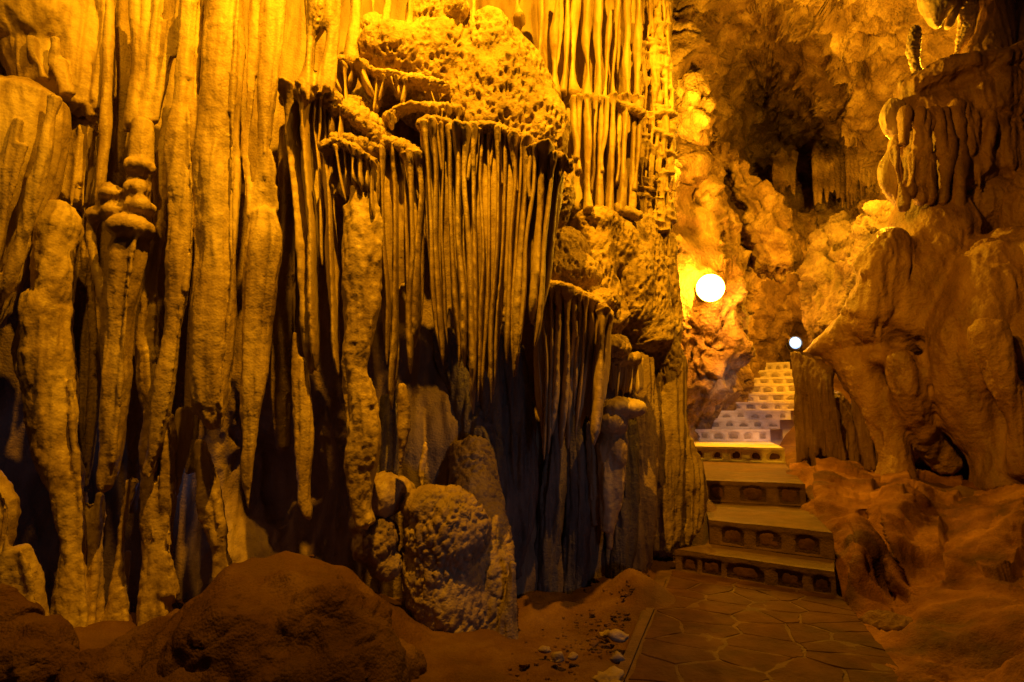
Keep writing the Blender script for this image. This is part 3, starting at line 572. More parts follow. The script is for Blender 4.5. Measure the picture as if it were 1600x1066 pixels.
# lower grey ribbed wall
def lowcol(label, pts, d, mat=M_grey, kind='ribbed', voxel=.009):
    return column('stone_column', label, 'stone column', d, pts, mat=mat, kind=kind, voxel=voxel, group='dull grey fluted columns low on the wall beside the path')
lowcol('grey trunk-like column at the right end of the wall where the path bends', [[(1040, 560, 30), (1042, 620, 30), (1038, 700, 34), (1040, 780, 34), (1030, 860, 26)], [(1052, 555, 16), (1058, 580, 14), (1050, 630, 14)], [(1062, 690, 18), (1075, 740, 22), (1085, 790, 18), (1062, 850, 16)]], 4.75, M_brown)
lowcol('grey fluted column second from the right end of the wall', [[(1002, 560, 20), (1006, 660, 22), (1004, 760, 22), (1000, 850, 20), (990, 930, 16)]], 4.5, M_brown)
lowcol('grey fluted column under the brown knob', [[(975, 660, 18), (978, 760, 20), (972, 850, 20), (965, 940, 18), (960, 1000, 16)]], 4.35, M_grey)
lowcol('brown curtain end tapering to a point above the dark hollow', [[(952, 640, 20), (956, 720, 24), (950, 790, 20), (954, 820, 8), (955, 850, 3)], [(925, 660, 12), (930, 740, 14), (928, 820, 6)]], 4.15, M_brown)
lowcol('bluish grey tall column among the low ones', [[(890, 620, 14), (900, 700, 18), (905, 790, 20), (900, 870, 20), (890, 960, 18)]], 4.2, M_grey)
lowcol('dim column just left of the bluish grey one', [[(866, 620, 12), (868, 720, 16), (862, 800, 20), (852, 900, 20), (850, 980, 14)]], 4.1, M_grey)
lowcol('broad pale grey flowstone fall right of the pitted boulder', [[(690, 520, 20), (720, 620, 24), (760, 700, 36), (785, 780, 32), (795, 850, 22), (800, 900, 12)], [(800, 540, 20), (810, 650, 22), (815, 740, 26), (812, 830, 18), (806, 880, 10)], [(765, 530, 24), (775, 640, 24), (785, 720, 24)]], 3.95, M_grey)
lowcol('thin spindle column standing on the floor right of the boulder', [[(800, 880, 3), (797, 930, 6), (792, 980, 12), (795, 1020, 16), (795, 1050, 18)]], 3.3, M_brown)
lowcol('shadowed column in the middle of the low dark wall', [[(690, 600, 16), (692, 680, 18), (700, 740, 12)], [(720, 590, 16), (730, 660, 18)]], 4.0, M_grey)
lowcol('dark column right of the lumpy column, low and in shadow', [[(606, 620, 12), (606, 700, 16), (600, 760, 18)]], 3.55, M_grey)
lowcol('lit sliver of column above the pitted boulder', [[(664, 690, 4), (662, 720, 7), (658, 745, 6), (660, 760, 4)]], 3.6, M_cal, 'rough', .008)
lowcol('row of dark flutes at the back of the low wall near the path', [[(925, 760, 14), (930, 860, 14), (925, 960, 12)], [(840, 600, 14), (840, 700, 14), (838, 800, 14), (830, 900, 12)], [(940, 860, 14), (938, 980, 14)]], 4.4, M_brown)
# boulder heap
mass('pitted_boulder', [blob(698, 830, 66, 66, 3.35, 60), tube([(690, 850, 62), (700, 920, 62), (720, 980, 54), (745, 1050, 44)], 3.4, seg=24, step=.04), tube([(735, 700, 36, .5), (745, 800, 40, .3), (762, 880, 40, .1), (770, 960, 34), (775, 1040, 36)], 3.4, seg=20, step=.04), blob(670, 790, 40, 30, 3.35, 50)], .0095, 'popcorn', M_brown,
     'large brown honeycombed boulder at the foot of the wall', 'boulder')
mass('pale_rock', [blob(600, 775, 34, 36, 3.35, 40), blob(628, 770, 20, 24, 3.4, 30)], .009, 'rough', M_cal, 'pale crusted rock between the lumpy column and the pitted boulder', 'rock')
mass('rock_lump', [blob(588, 845, 36, 42, 3.3, 36), blob(570, 820, 24, 22, 3.3, 26), blob(602, 880, 26, 24, 3.3, 30)], .0095, 'popcorn', M_brown, 'knobbly brown rock left of the pitted boulder, above the shadow', 'rock')
print('low', time.time() - T00)
# floor mound as its own boulder (big rounded muddy rock at bottom left)
mass('rock_mound', [blob(440, 985, 135, 90, 2.75, 110), blob(520, 990, 80, 80, 2.6, 80), blob(500, 915, 40, 30, 2.85, 40), blob(550, 1050, 70, 80, 2.5, 70), blob(390, 1010, 100, 90, 2.6, 80), blob(460, 1090, 170, 90, 2.5, 90), blob(330, 1060, 110, 90, 2.65, 90), blob(600, 1060, 60, 50, 2.7, 70)], .013, 'mud', M_mud,
     'large smooth muddy mound of rock at the bottom left of the cave', 'rock', smooth=34)
mass('rock_mound', [blob(240, 1010, 70, 50, 2.75, 60), blob(170, 1070, 90, 60, 2.6, 60)], .013, 'mud', M_mud, 'low muddy rise at the foot of the left columns', 'rock', smooth=30)
mass('rock_mound', [blob(40, 1040, 90, 60, 2.6, 60), blob(-10, 980, 60, 60, 2.7, 60)], .013, 'mud', M_mud, 'muddy rise in the bottom left corner', 'rock', smooth=30)
# ================================================================== RIGHT FORMATION
dR = 6.4
mass('flowstone_fall', [
    tube([(1400, 372, 26), (1380, 410, 38), (1374, 450, 36), (1358, 495, 38, .1)], dR, seg=20, step=.05), tube([(1480, 350, 60, .2), (1450, 420, 60, .1), (1430, 480, 62, .1), (1410, 530, 50, .1)], dR, seg=20, step=.05),
    tube([(1252, 551, 7, .8), (1290, 540, 20, .45), (1330, 520, 36, .3), (1375, 505, 46, .1)], dR, seg=18, step=.05), blob(1352, 425, 14, 14, dR - .1, 14),
    tube([(1290, 556, 16, .5), (1335, 570, 34, .3), (1368, 625, 30, .15), (1388, 680, 26, .05), (1398, 720, 28), (1402, 770, 40)], dR, seg=20, step=.05),
    tube([(1440, 540, 60, .45), (1440, 620, 60, .5), (1450, 700, 70, .5)], dR, seg=20, step=.06), blob(1500, 470, 60, 70, dR + .3, 70), blob(1490, 660, 70, 110, dR + .75, 60), blob(1400, 600, 60, 110, dR + .8, 60),
    blob(1380, 560, 40, 22, dR + .1, 40),
    tube([(1405, 550, 24, -.2), (1418, 600, 30, -.2), (1430, 650, 26, -.1), (1450, 690, 22), (1480, 730, 24, .1)], dR, seg=18, step=.05),
    tube([(1600, 420, 90, -.3), (1550, 480, 80, -.4), (1520, 560, 70, -.4), (1530, 640, 58, -.4), (1560, 700, 50, -.5), (1580, 770, 55, -.6)], dR, seg=24, step=.06),
    blob(1560, 430, 90, 60, dR, 90), tube([(1540, 510, 22, -.9), (1560, 580, 26, -.9), (1590, 650, 24, -.9), (1610, 740, 30, -.9)], dR, seg=16, step=.05),
    tube([(1650, 380, 80, -.6), (1660, 560, 80, -.8), (1680, 760, 90, -.8)], dR, seg=24, step=.08),
    blob(1480, 560, 50, 70, dR + .4, 60), blob(1460, 350, 70, 60, dR + .3, 70), blob(1540, 330, 80, 60, dR + .3, 80)],
    .017, 'wax', M_flow, 'huge smooth brown flowstone fall on the right, shaped like melted wax', 'flowstone', smooth=40)
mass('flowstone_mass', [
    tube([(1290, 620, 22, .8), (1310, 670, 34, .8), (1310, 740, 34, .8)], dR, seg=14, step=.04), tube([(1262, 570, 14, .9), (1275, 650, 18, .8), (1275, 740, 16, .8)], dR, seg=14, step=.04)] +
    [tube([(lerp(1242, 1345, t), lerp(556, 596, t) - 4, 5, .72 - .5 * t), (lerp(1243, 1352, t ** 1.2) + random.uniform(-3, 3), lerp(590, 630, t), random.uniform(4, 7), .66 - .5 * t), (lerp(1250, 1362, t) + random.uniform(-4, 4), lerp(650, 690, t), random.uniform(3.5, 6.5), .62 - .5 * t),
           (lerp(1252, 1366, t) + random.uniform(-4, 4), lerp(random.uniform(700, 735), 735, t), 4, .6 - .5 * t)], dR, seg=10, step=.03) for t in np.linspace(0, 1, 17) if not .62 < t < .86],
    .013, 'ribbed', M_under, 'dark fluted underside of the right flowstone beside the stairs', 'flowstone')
mass('flowstone_mass', [blob(1480, 210, 80, 90, dR + .4, 80), blob(1540, 170, 100, 70, dR + .3, 90), blob(1440, 250, 50, 80, dR + .4, 60), blob(1428, 270, 36, 80, dR + .25, 40), blob(1500, 270, 60, 70, dR + .25, 60), blob(1555, 250, 50, 80, dR + .2, 60), blob(1450, 190, 50, 50, dR + .3, 50), blob(1440, 330, 40, 50, dR + .4, 50), blob(1610, 200, 80, 100, dR + .5, 90),
                        tube([(1400, 180, 12, .5), (1430, 140, 22, .3), (1480, 115, 26, .1), (1540, 108, 26), (1610, 100, 30), (1680, 90, 40)], dR, seg=16, step=.05, flat=1.8), blob(1600, 310, 50, 50, dR, 50), blob(1590, 350, 30, 60, dR - .2, 40)] + [tube([(x0, y0 - 8, r, .04), (x0, y0, r * 1.1), (lerp(x0, x1, .5), lerp(y0, y1, .5), r * .9), (lerp(x0, x1, .85), lerp(y0, y1, .85), r * 1.15), (x1, y1, r * .6)], dR - .12, seg=12, step=.03, flat=1.3)
    for (x0, y0, x1, y1, r) in [(1436, 178, 1434, 235, 7), (1449, 180, 1446, 242, 8), (1462, 178, 1470, 245, 6), (1475, 180, 1484, 252, 6), (1398, 240, 1414, 330, 7), (1428, 248, 1422, 310, 7), (1440, 250, 1438, 318, 7), (1452, 250, 1452, 315, 6),
                                (1495, 170, 1500, 255, 6), (1512, 170, 1518, 245, 6), (1553, 140, 1548, 240, 4), (1562, 190, 1578, 270, 8), (1546, 200, 1536, 275, 8), (1478, 250, 1472, 320, 6), (1415, 180, 1412, 230, 7), (1500, 260, 1494, 330, 8), (1524, 180, 1530, 300, 5)]],
    .015, 'wax', M_flow, 'overhanging fluted upper flowstone block on the right with a lit left rim', 'flowstone', smooth=12)
rimcol = [('wavy thin sheet with a glowing edge on the left of the upper flowstone block', [(1384, 165, 8), (1374, 180, 5), (1376, 196, 5), (1392, 212, 6), (1386, 235, 5), (1374, 262, 5), (1376, 285, 6), (1390, 305, 5), (1404, 322, 5), (1410, 345, 5), (1402, 372, 6), (1396, 392, 8)]),
          ('small glowing knob on top of the wavy thin sheet', [(1392, 128, 4), (1396, 140, 6), (1396, 156, 4)])]
for lb, pts in rimcol:
    column('stone_sheet', lb, 'drapery', dR + .32, [[(x + 17, y, 17 if len(pts) > 4 else r * 1.5) for (x, y, r) in pts]], mat=M_cal, kind='smooth', voxel=.009, group='back-lit stone edges on the right')
for lb, pts in [('pale crusted stalagmite with a bright left side, high on the right', [(1430, 42, 7), (1428, 60, 11), (1428, 85, 9), (1432, 108, 7), (1440, 125, 14), (1450, 150, 26)]),
                ('sparkling stalactite beside the two-pronged one at the upper right', [(1512, -30, 18), (1514, 20, 15), (1508, 55, 11), (1498, 75, 6), (1494, 98, 3)]),
                ('smooth bag-shaped stalactite hanging at the top edge, outlined in light', [(1466, -40, 36), (1466, 0, 30), (1462, 25, 18), (1464, 42, 6)]),
                ('two-pronged small stalactite at the top edge', [(1500, -30, 12), (1490, 20, 9), (1480, 44, 5)])]:
    column('stalactite', lb, 'stalactite', dR + .5, [pts], mat=M_cal, kind='popcorn' if 'crust' in lb or 'spark' in lb else 'smooth', voxel=.012, group='back-lit stone edges on the right')
column('stone_column', 'fluted brown column joining the ceiling at the upper right corner', 'stone column', dR + .3, [[(1560, -40, 26), (1555, 40, 28), (1540, 110, 40)], [(1590, -40, 14), (1580, 30, 12), (1575, 100, 20)], [(1625, -40, 20), (1600, 30, 14), (1590, 100, 30)]], mat=M_flow, kind='flute', voxel=.016)
# foreground right bank
BANK = Depth([(1425, 1066, 2.62), (1480, 1140, 2.25), (1312, 930, 3.95), (1302, 870, 4.35), (1275, 800, 5.0), (1262, 742, 6.2), (1240, 722, 7.4), (1430, 742, 6.3), (1600, 748, 5.8), (1760, 740, 5.4), (1430, 722, 8.2), (1600, 722, 7.6), (1760, 715, 7.2), (1350, 800, 4.75), (1340, 870, 4.15),
              (1450, 790, 5.1), (1450, 860, 4.3), (1420, 900, 3.95), (1400, 950, 3.7), (1380, 985, 3.45), (1520, 800, 4.75), (1600, 850, 4.0), (1500, 920, 3.65), (1600, 960, 3.0), (1490, 1000, 3.0), (1600, 1066, 2.35), (1760, 1100, 1.9), (1500, 1140, 2.2), (1760, 900, 3.1), (2100, 740, 5.0), (2100, 900, 3.0), (2100, 1140, 1.7)], 35)
def bankd(X, Y):
    d = BANK(X, Y); t = np.clip((Y - 795) / 150, 0, 1); gx = 1352 + 52 * t
    return d + .30 * np.exp(-((X - gx) / 13) ** 2) * sst(785, 810, Y) * (1 - sst(925, 960, Y)) + .22 * np.exp(-((X - 1395) / 30) ** 2 - ((Y - 1000) / 16) ** 2) - .16 * np.exp(-((X - 1335) / 20) ** 2 - ((Y - 870) / 50) ** 2)
relief('rock_bank', 1236, 2100, 724, 1140, 2.2, bankd, M_bank, lambda p: .10 * fbm(p + 4, 1.7, 3) + .030 * ridge(p, 3.5, 3, .6) * sst(-.2, .3, fbm(p + 3, 1.5, 2)) + .008 * fbm(p, 15, 3) + .003 * fbm(p, 50, 2))
mass('rock_slab', [blob(1390, 975, 40, 14, 3.5, 40)], .01, 'rough', M_mud, 'small flat rock beside the right edge of the path', 'rock')
# back: lit rock pillar, hump, hanging rocks
mass('rock_pillar', [blob(1085, 150, 22, 45, 9.0, 30), blob(1095, 185, 20, 30, 9.0, 30), tube([(1075, 210, 30), (1088, 300, 46), (1095, 400, 58), (1100, 490, 64), (1095, 560, 62), (1078, 615, 44), (1062, 655, 22), (1050, 690, 20)], 10.4, seg=24, step=.1)], .03, 'crag', M_rock,
     'tall rock pillar behind the floodlight with a blazing yellow top', 'rock')
mass('rock_buttress', [tube([(1112, 205, 8), (1140, 260, 18), (1170, 300, 26), (1200, 350, 38), (1215, 420, 40)], 10.6, seg=20, step=.1)], .03, 'crag', M_rock, 'jagged rock rib descending rightwards from the blazing pillar top', 'rock')
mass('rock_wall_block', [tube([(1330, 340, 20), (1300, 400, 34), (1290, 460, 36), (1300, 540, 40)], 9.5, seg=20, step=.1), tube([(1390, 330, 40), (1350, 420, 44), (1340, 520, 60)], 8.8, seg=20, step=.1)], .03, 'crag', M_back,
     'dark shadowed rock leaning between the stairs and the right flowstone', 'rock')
for lb, pts, d in [('fringe of short drapes on the far ceiling block, left part', [(1225, 262, 12), (1228, 285, 11), (1230, 302, 5)], 12.2),
                   ('fringe of short drapes on the far ceiling block, middle part', [(1300, 250, 20), (1302, 290, 20), (1304, 320, 10)], 12),
                   ('fringe of short drapes on the far ceiling block, right part', [(1345, 240, 16), (1348, 280, 16), (1346, 310, 8)], 11.6),
                   ('small pale drop hanging in the far dark ceiling hollow', [(1330, 190, 10), (1332, 208, 10), (1330, 226, 3)], 11)]:
    w = max(p[2] for p in pts); L = pts[-1][1] - pts[0][1]; fr = []
    for q in range(7):
        xx = pts[0][0] + (q / 6 - .5) * 2.6 * w; fr.append([(xx + random.uniform(-4, 4), pts[0][1] - random.uniform(14, 30), w * .3, .9), (xx, pts[0][1] - random.uniform(0, 6), w * .3, .1), (xx + random.uniform(-1, 1), pts[0][1] + L * .5, w * .24), (xx + random.uniform(-2, 2), pts[0][1] + L * random.uniform(.7, 1.25), w * .12)])
    column('stalactite', lb, 'stalactite', d + .5, fr, mat=M_rock, kind='flute', voxel=.02, group='short drapes on the far ceiling')
print('right', time.time() - T00)
# ================================================================== STAIRS
steps = []   # (left front, right front, z top, z below)
def pz(px, py, z): return PZ(px, py, z)
zs = [0.0]
S = [((1055, 858), (1305, 893), .145), ((1108, 812), (1302, 832), .31), ((1098, 750), (1258, 756), .495), ((1078, 697), (1226, 700), .685)]
for (l, r, z) in S: steps.append((pz(*l, z), pz(*r, z), z))
# far flight: tops above the eye
for (l, r, d) in [((1068, 668.5), (1203, 673), 11.0), ((1085, 653.5), (1218, 658), 11.3), ((1103, 640), (1235, 643), 11.6), ((1120, 627), (1248, 629), 11.9), ((1135, 614), (1250, 615), 12.2), ((1150, 601), (1250, 600), 12.5),
                  ((1164, 591), (1246, 589), 12.8), ((1182, 579), (1240, 577), 13.1), ((1195, 567.5), (1234, 565), 13.4)]:
    a, b = P(*l, d), P(*r, d - .25); z = (a[2] + b[2]) / 2
    if steps[-1][2] < .7: z = max(z, .86)
    a[2] = b[2] = z; steps.append((a, b, z))
def riser_face(a, b, z0, z1, niches, depth=.018):
    """cement riser as a real relief sheet with arched niches; a,b = left/right front corners"""
    L = np.linalg.norm((b - a)[:2]); H = z1 - z0; nx = int(L / .012) + 2; nz = max(6, int(H / .010)) + 1
    u = (b - a) / L; u[2] = 0; n = np.array([u[1], -u[0], 0]);
    if n[1] > 0: n = -n
    S_, Z_ = np.meshgrid(np.linspace(0, L, nx), np.linspace(0, H, nz)); s, z = S_.ravel(), Z_.ravel()
    dep = np.zeros(len(s))
    for (c, w, zb, zt, arch) in niches:
        hw = w / 2
        top = zt - arch * ((s - c) / hw) ** 2
        ins = np.minimum.reduce([hw - np.abs(s - c), z - zb, top - z]) + .006 * pn(np.stack([s * 22, z * 22, s * 0 + c * 9], -1))
        dep = np.maximum(dep, sst(-.003, .007, ins))
    base = a[None, :2] + u[None, :2] * s[:, None]
    p = np.stack([base[:, 0], base[:, 1], z0 + z], -1); nn = .004 * fbm(p, 16, 3)
    lip = .009 * sst(H - .045, H - .035, z)
    p = p - n[None] * (depth * dep - nn - lip)[:, None]
    i = np.arange(nz - 1)[:, None] * nx; j = np.arange(nx - 1)[None]
    f = np.stack([i + j, i + j + 1, i + j + nx + 1, i + j + nx], -1).reshape(-1, 4)
    return p, f, u, n
def niche_stone(a, u, n, z0, c, w, zb, zt, arch):
    nx, nz = 12, 8; s, t = np.meshgrid(np.linspace(-1, 1, nx), np.linspace(0, 1, nz)); s, t = s.ravel(), t.ravel()
    hw = w / 2 * .93; top = zt - .004 - arch * (s) ** 2; z = zb + .003 + (top - zb) * t
    prof = (1 - s ** 4) * (1 - (2 * t - 1) ** 4)
    base = a[None, :2] + u[None, :2] * (c + s * hw)[:, None]
    p = np.stack([base[:, 0], base[:, 1], z0 + z], -1)
    out = -.022 + .016 * prof
    out = out + .006 * fbm(p, 18, 2) * prof + .004 * np.abs(fbm(p + 3, 40, 1)) * prof
    p = p + n[None] * out[:, None]
    bk = p - n[None] * .02; m = nx * nz
    i = np.arange(nz - 1)[:, None] * nx; j = np.arange(nx - 1)[None]
    f = np.stack([i + j, i + j + 1, i + j + nx + 1, i + j + nx], -1).reshape(-1, 4)
    ring = [k for k in range(nx)] + [nx - 1 + nx * k for k in range(1, nz)] + [m - 1 - k for k in range(1, nx)] + [nx * (nz - 1 - k) for k in range(1, nz - 1)]
    side = np.array([(ring[k], ring[k] + m, ring[(k + 1) % len(ring)] + m, ring[(k + 1) % len(ring)]) for k in range(len(ring))])
    return np.vstack([p, bk]), np.vstack([f, f[:, ::-1] + m, side])
def tread_box(a, b, a2, b2, z0, z1):
    """solid step body as a subdivided prism with slightly worn top"""
    n, m = 40, 14; s, t = np.meshgrid(np.linspace(0, 1, n), np.linspace(0, 1, m)); s, t = s.ravel()[:, None], t.ravel()[:, None]
    top = (a * (1 - s) + b * s) * (1 - t) + (a2 * (1 - s) + b2 * s) * t; top[:, 2] = z1
    top[:, 2] += .005 * fbm(top, 5, 3) - .004; bot = top.copy(); bot[:, 2] = z0
    i = np.arange(m - 1)[:, None] * n; j = np.arange(n - 1)[None]
    f = np.stack([i + j, i + j + 1, i + j + n + 1, i + j + n], -1).reshape(-1, 4)
    ring = [k for k in range(n)] + [n - 1 + n * k for k in range(1, m)] + [n * m - 1 - k for k in range(1, n)] + [n * (m - 1 - k) for k in range(1, m - 1)]
    M = n * m; side = np.array([(ring[(k + 1) % len(ring)], ring[k], ring[k] + M, ring[(k + 1) % len(ring)] + M)[::-1] for k in range(len(ring))])
    return np.vstack([top, bot]), np.vstack([f, f[:, ::-1] + M, side])
random.seed(4)
flight1 = empty('stone_staircase', 'lower flight of four broad worn steps with arched stone insets, rising from the flagstone path', 'staircase', (1.5, 4.0, 0), 'stone stairs')
flight2 = empty('stone_staircase', 'upper flight of nine narrow steps climbing past the floodlight into the back of the cave', 'staircase', (3.6, 10.9, .6), 'stone stairs')
FIXED = {0: [(.10, .11, 'a'), (.25, .13, 'r'), (.47, .24, 'a'), (.74, .15, 'r'), (.92, .10, 'a')], 1: [(.2, .2, 'a'), (.50, .22, 'a'), (.80, .19, 'a')], 2: [(.14, .16, 'a'), (.5, .26, 'a'), (.85, .2, 'r')]}
for k, (a, b, z) in enumerate(steps):
    z0 = 0.0 if k == 0 else steps[k - 1][2]
    fl = flight1 if k < 4 else flight2
    if k + 1 < len(steps): a2, b2 = steps[k + 1][0].copy(), steps[k + 1][1].copy()
    else: a2, b2 = a + np.array([.3, 2.2, 0]), b + np.array([.3, 2.2, 0])
    ex = .25 if k < 4 else .05
    dv = a2 - a; dv = dv / np.linalg.norm(dv[:2]) * (.30 if k > 3 else .25); a2 = a2 + dv; b2 = b2 + (b2 - b) / np.linalg.norm((b2 - b)[:2]) * .25
    L = np.linalg.norm((b - a)[:2]); H = z - z0
    v, f = tread_box(a - np.array([0, -.012, 0]), b + np.array([0, .012, 0]), a2, b2, z0 - .25, z)
    st = put('step', v, f, M_cement if k > 2 else M_joint, fl)
    if k in FIXED: ni = [(c * L, w * L, .012, H - .035, .035 if t == 'a' else .004) for c, w, t in FIXED[k]]
    else:
        cnt = max(3, int(L / .23)); ni = []; xs_ = np.linspace(0, L, cnt + 1)
        for q in range(cnt):
            w = (xs_[q + 1] - xs_[q]) * random.uniform(.5, .86); ni.append(((xs_[q] + xs_[q + 1]) / 2 + random.uniform(-.01, .01), w, .02 + random.uniform(0, .02), H - random.uniform(.036, .06), random.choice((.04, .06, .05, .015, .0))))
    p, f, u, n = riser_face(a.copy(), b.copy(), z0 - .0, z - .002, ni)
    rf = put('riser', p, f, M_cement if k > 2 else M_joint, fl); rf.parent = st
    for (c, w, zb, zt, ar) in ni:
        p, f = niche_stone(a, u, n, z0, c, w, zb, zt, ar); o = put('inset_stone', p, f, M_inset if k > 3 else M_slab, fl); o.parent = st
print('steps', time.time() - T00)
# ------------------------------------------------------------------ flagstone path
path = empty('flagstone_path', 'path of irregular brown flagstones leading from the foreground to the first step', 'path', (1.0, 2.6, 0))
path['kind'] = 'structure'; del path['category']
def clip_poly(poly, m, n):
    out = []
    for i in range(len(poly)):
        p, q = poly[i], poly[(i + 1) % len(poly)]; dp = (p[0] - m[0]) * n[0] + (p[1] - m[1]) * n[1]; dq = (q[0] - m[0]) * n[0] + (q[1] - m[1]) * n[1]
        if dp <= 0: out.append(p)
        if (dp < 0 < dq) or (dq < 0 < dp):
            t = dp / (dp - dq); out.append((p[0] + t * (q[0] - p[0]), p[1] + t * (q[1] - p[1])))
    return out
def w2(u, v):  # path space (u across 0..1, v along 0..1) to world
    A0 = PL0 + (PL0 - PL1) * 1.2; B0 = PR0 + (PR0 - PR1) * 1.2
    l = lerp(A0, PL1, v); r = lerp(B0, PR1, v); return lerp(l, r, u)
random.seed(17)
quad = [w2(0.0, 0), w2(1, 0), w2(1, 1), w2(0.0, 1)]; quad = [(q[0], q[1]) for q in quad]
seeds = []
rows = 19
for r_ in range(rows):
    cnt = random.choice((3, 4, 4, 5))
    for c_ in range(cnt):
        q = w2((c_ + .5 + random.uniform(-.36, .36)) / cnt, (r_ + .5 + random.uniform(-.38, .38)) / rows); seeds.append((q[0], q[1]))
for i, s in enumerate(seeds):
    poly = list(quad)
    for j, t in enumerate(seeds):
        if i != j and abs(s[0] - t[0]) < 1.2 and abs(s[1] - t[1]) < 1.2:
            m = ((s[0] + t[0]) / 2, (s[1] + t[1]) / 2); n = (t[0] - s[0], t[1] - s[1]); poly = clip_poly(poly, m, n)
            if len(poly) < 3: break
    if len(poly) < 3: continue
    pc = np.array(poly); cc = pc.mean(0); h = .006
    # inset, subdivide and roughen the outline
    pts = []
    for a_, b_ in zip(pc, np.roll(pc, -1, 0)):
        for t in np.linspace(0, 1, 5)[:-1]: pts.append(a_ + (b_ - a_) * t)
    pts = np.array(pts); rel = pts - cc; rad = np.linalg.norm(rel, axis=1)[:, None]
    if rad.max() < .04: continue
    rel = rel * (1 - np.clip((.003 + .011 * np.random.default_rng(i).random((len(pts), 1))) / rad, 0, .4))
    nP = len(rel); tilt = np.array([random.uniform(-.006, .006), random.uniform(-.006, .006)])
    rings_ = []
    for k, (sc, zz) in enumerate([(1.0, -.03), (1.0, 0.005), (.985, .0085), (.6, .009), (.25, .009)]):
        xy = cc + rel * sc; z = np.full(nP, zz) + (xy - cc) @ tilt * (zz >= 0)
        q = np.column_stack([xy, z]);
        if zz > .003: q[:, 2] += .003 * fbm(q, 9, 2)
        rings_.append(q)
    v = np.vstack(rings_ + [np.array([[cc[0], cc[1], .009]])]); fs = []
    for k in range(4):
        for j in range(nP):
            a_, b_ = k * nP + j, k * nP + (j + 1) % nP; fs += [(a_, b_, b_ + nP), (a_, b_ + nP, a_ + nP)]
    for j in range(nP): fs.append((4 * nP + j, 4 * nP + (j + 1) % nP, 5 * nP))
    put('flagstone', v, np.array(fs), M_slab, path, False)
bedv, bedf = [], []
A = [w2(-.0, 0), w2(1.0, 0), w2(1.0, 1.0), w2(0, 1.0)]
v, f = tread_box(A[0], A[1], A[3] + np.array([0, .3, 0]), A[2] + np.array([0, .3, 0]), -.3, .0095); put('mortar_bed', v, f, M_joint, path)
# kerb strip at the left
K0, K1 = w2(-.06, 0), w2(-.045, .93); k0, k1 = w2(-.01, 0), w2(-.008, .93)
v, f = tread_box(K0, k0, K1, k1, -.3, .02); put('kerb_strip', v, f, M_joint, path)
# ------------------------------------------------------------------ loose stones
random.seed(8)
pebs = [(970, 990, 12, 'pinkish rubble stone at the left of the kerb strip, upper one of the pile'), (964, 1020, 14, 'rounded rubble stone beside the kerb strip, below the pinkish one'), (948, 1050, 20, 'ridged rubble stone at the bottom edge left of the kerb strip'), (870, 1020, 14, 'lit broken stone in the dark hollow at the wall foot'), (852, 1012, 8, 'small stone left of the lit broken one in the hollow'), (945, 985, 10, 'dark little stone behind the rubble by the kerb'), (895, 1024, 7, 'small stone right of the lit broken one in the hollow')]
for (x, y, r, lb) in pebs:
    c = PZ(x, y + r, .0); d = c[1]; k = d / F
    v, f = ico((c[0], c[1], r * k * .45), (r * k * 1.1, r * k * .8, r * k * .6), 3); v = c + (v - c) * (1 + .9 * fbm(v * np.array([1, 1, 1.4]) + x, 14, 3))[:, None]
    v = c + (v - c) * (1 - .18 * (worley(v, 9)[:, None])); tag(put('loose_stone', v, f, M_brown), lb, 'stone', 'loose stones on the floor left of the path')
gr = []; grg = np.random.default_rng(12)
for k in range(520):
    y = grg.uniform(1.9, 4.4); e = lerp(PL0[:2], PL1[:2], (y - PL0[1]) / (PL1[1] - PL0[1]))[0] - .12
    if k % 3: x = e - abs(grg.normal(0, .16)) - .02
    else: x = grg.uniform(-2.3, e)
    if k % 9 == 0: x = e + grg.uniform(1.15, 1.35)
    r = grg.choice([.006, .009, .013, .02], p=[.4, .35, .2, .05]); z = float(groundz(np.array([x]), np.array([y]))[0]); c = np.array([x, y, z + r * .3])
    v, f = ico(c, (r * grg.uniform(.8, 1.4), r * grg.uniform(.8, 1.2), r * grg.uniform(.5, .9)), 1); v = c + (v - c) * (1 + .35 * grg.uniform(-1, 1, (len(v), 1))); gr.append((v, f))
v, f = join(gr); tag(put('gravel', v, f, M_mud, None, False), 'scattered small gravel and crumbs on the cave floor', 'gravel', None, 'stuff')
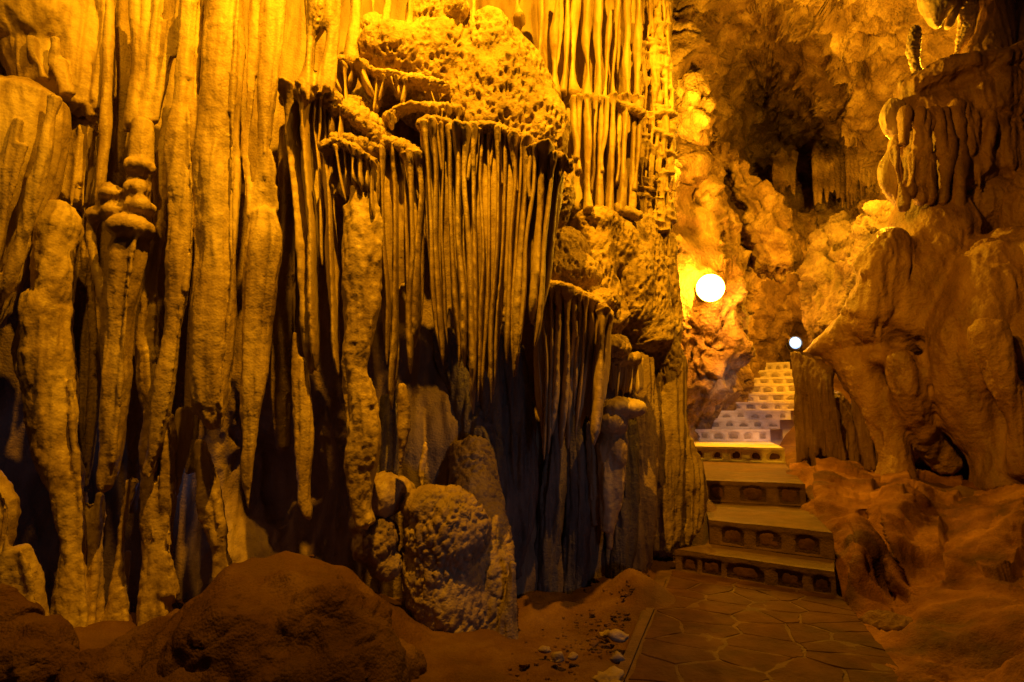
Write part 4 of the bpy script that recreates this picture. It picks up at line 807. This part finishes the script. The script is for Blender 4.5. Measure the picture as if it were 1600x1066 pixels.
# ================================================================== FLOODLIGHTS
def disc_lathe(c, nrm, prof, seg=28):
    nrm = np.array(nrm, float); nrm /= np.linalg.norm(nrm); a = np.cross(nrm, [0, 0, 1.]); a /= np.linalg.norm(a); b = np.cross(nrm, a)
    th = np.linspace(0, 2 * np.pi, seg, endpoint=False); v = []
    for (r, h) in prof: v.append(c + nrm * h + r * (np.cos(th)[:, None] * a + np.sin(th)[:, None] * b))
    v = np.vstack(v); n = len(prof); i = np.arange(n - 1)[:, None] * seg; j = np.arange(seg)[None]; j2 = (j + 1) % seg
    return v, np.stack([i + j, i + j2, i + seg + j2, i + seg + j], -1).reshape(-1, 4)
def globe_lamp(label, c, r):
    root = empty('globe_lamp', label, 'lamp', c, 'floodlights of the cave'); c = np.asarray(c)
    v, f = ico(c, (r, r, r), 3); put('glass_globe', v, f, M_glow, root)
    v, f = disc_lathe(c + np.array([0, r * .8, 0]), (0, 1, 0), [(.001, 0), (r * .6, 0), (r * .75, .03), (r * .75, .12), (r * .5, .18), (r * .2, .20), (r * .2, .9), (.001, .9)]); put('mount', v, f, M_metal, root)
    return root
def floodlight(label, c, nrm, r, lens_mat, group='floodlights of the cave'):
    root = empty('floodlight', label, 'floodlight', c, group)
    c = np.asarray(c)
    v, f = disc_lathe(c, nrm, [(.001, -r * .9), (r * .5, -r * .88), (r * .8, -r * .55), (r * 1.02, -.02), (r * 1.12, 0), (r * 1.12, .025), (r * 1.0, .028), (r * .98, .006)]); put('housing', v, f, M_metal, root)
    v, f = disc_lathe(c, nrm, [(r * .98, .008), (r * .8, .03), (r * .5, .045), (r * .2, .052), (.001, .054)]); put('lens', v, f, lens_mat, root)
    v, f = ico(c + np.array(nrm) / np.linalg.norm(nrm) * .06, (r * .5,) * 3, 2); put('bulb', v, f, M_bulb, root)
    n = np.array(nrm, float); n /= np.linalg.norm(n); s = np.cross(n, [0, 0, 1.]); s /= np.linalg.norm(s)
    pts = []
    for t in np.linspace(0, math.pi, 17): pts.append(c - n * r * .3 + s * math.cos(t) * r * 1.22 - np.array([0, 0, 1.]) * math.sin(t) * r * 1.4)
    pts = np.array(pts); ring = []
    for q in pts:
        for (dx, dz) in ((-.015, -.006), (.015, -.006), (.015, .006), (-.015, .006)): ring.append(q + n * dx + (q - c) / np.linalg.norm(q - c) * dz)
    v = np.array(ring); i = np.arange(16)[:, None] * 4; j = np.arange(4)[None]; j2 = (j + 1) % 4
    put('bracket', v, np.stack([i + j, i + j2, i + 4 + j2, i + 4 + j], -1).reshape(-1, 4), M_metal, root)
    return root
globe_lamp('blazing white-amber globe lamp on the rock wall left above the stairs', LAMP_P, .20)
floodlight('small bluish-white floodlight on the rock tip right of the stairs', COLD_P, (-.6, -8, -.2), .075, M_cold)
print('total', time.time() - T00, 'objects', len(bpy.data.objects))
tot = sum(len(o.data.loops) - 2 * len(o.data.polygons) for o in bpy.data.objects if o.type == 'MESH'); print('tris', tot)
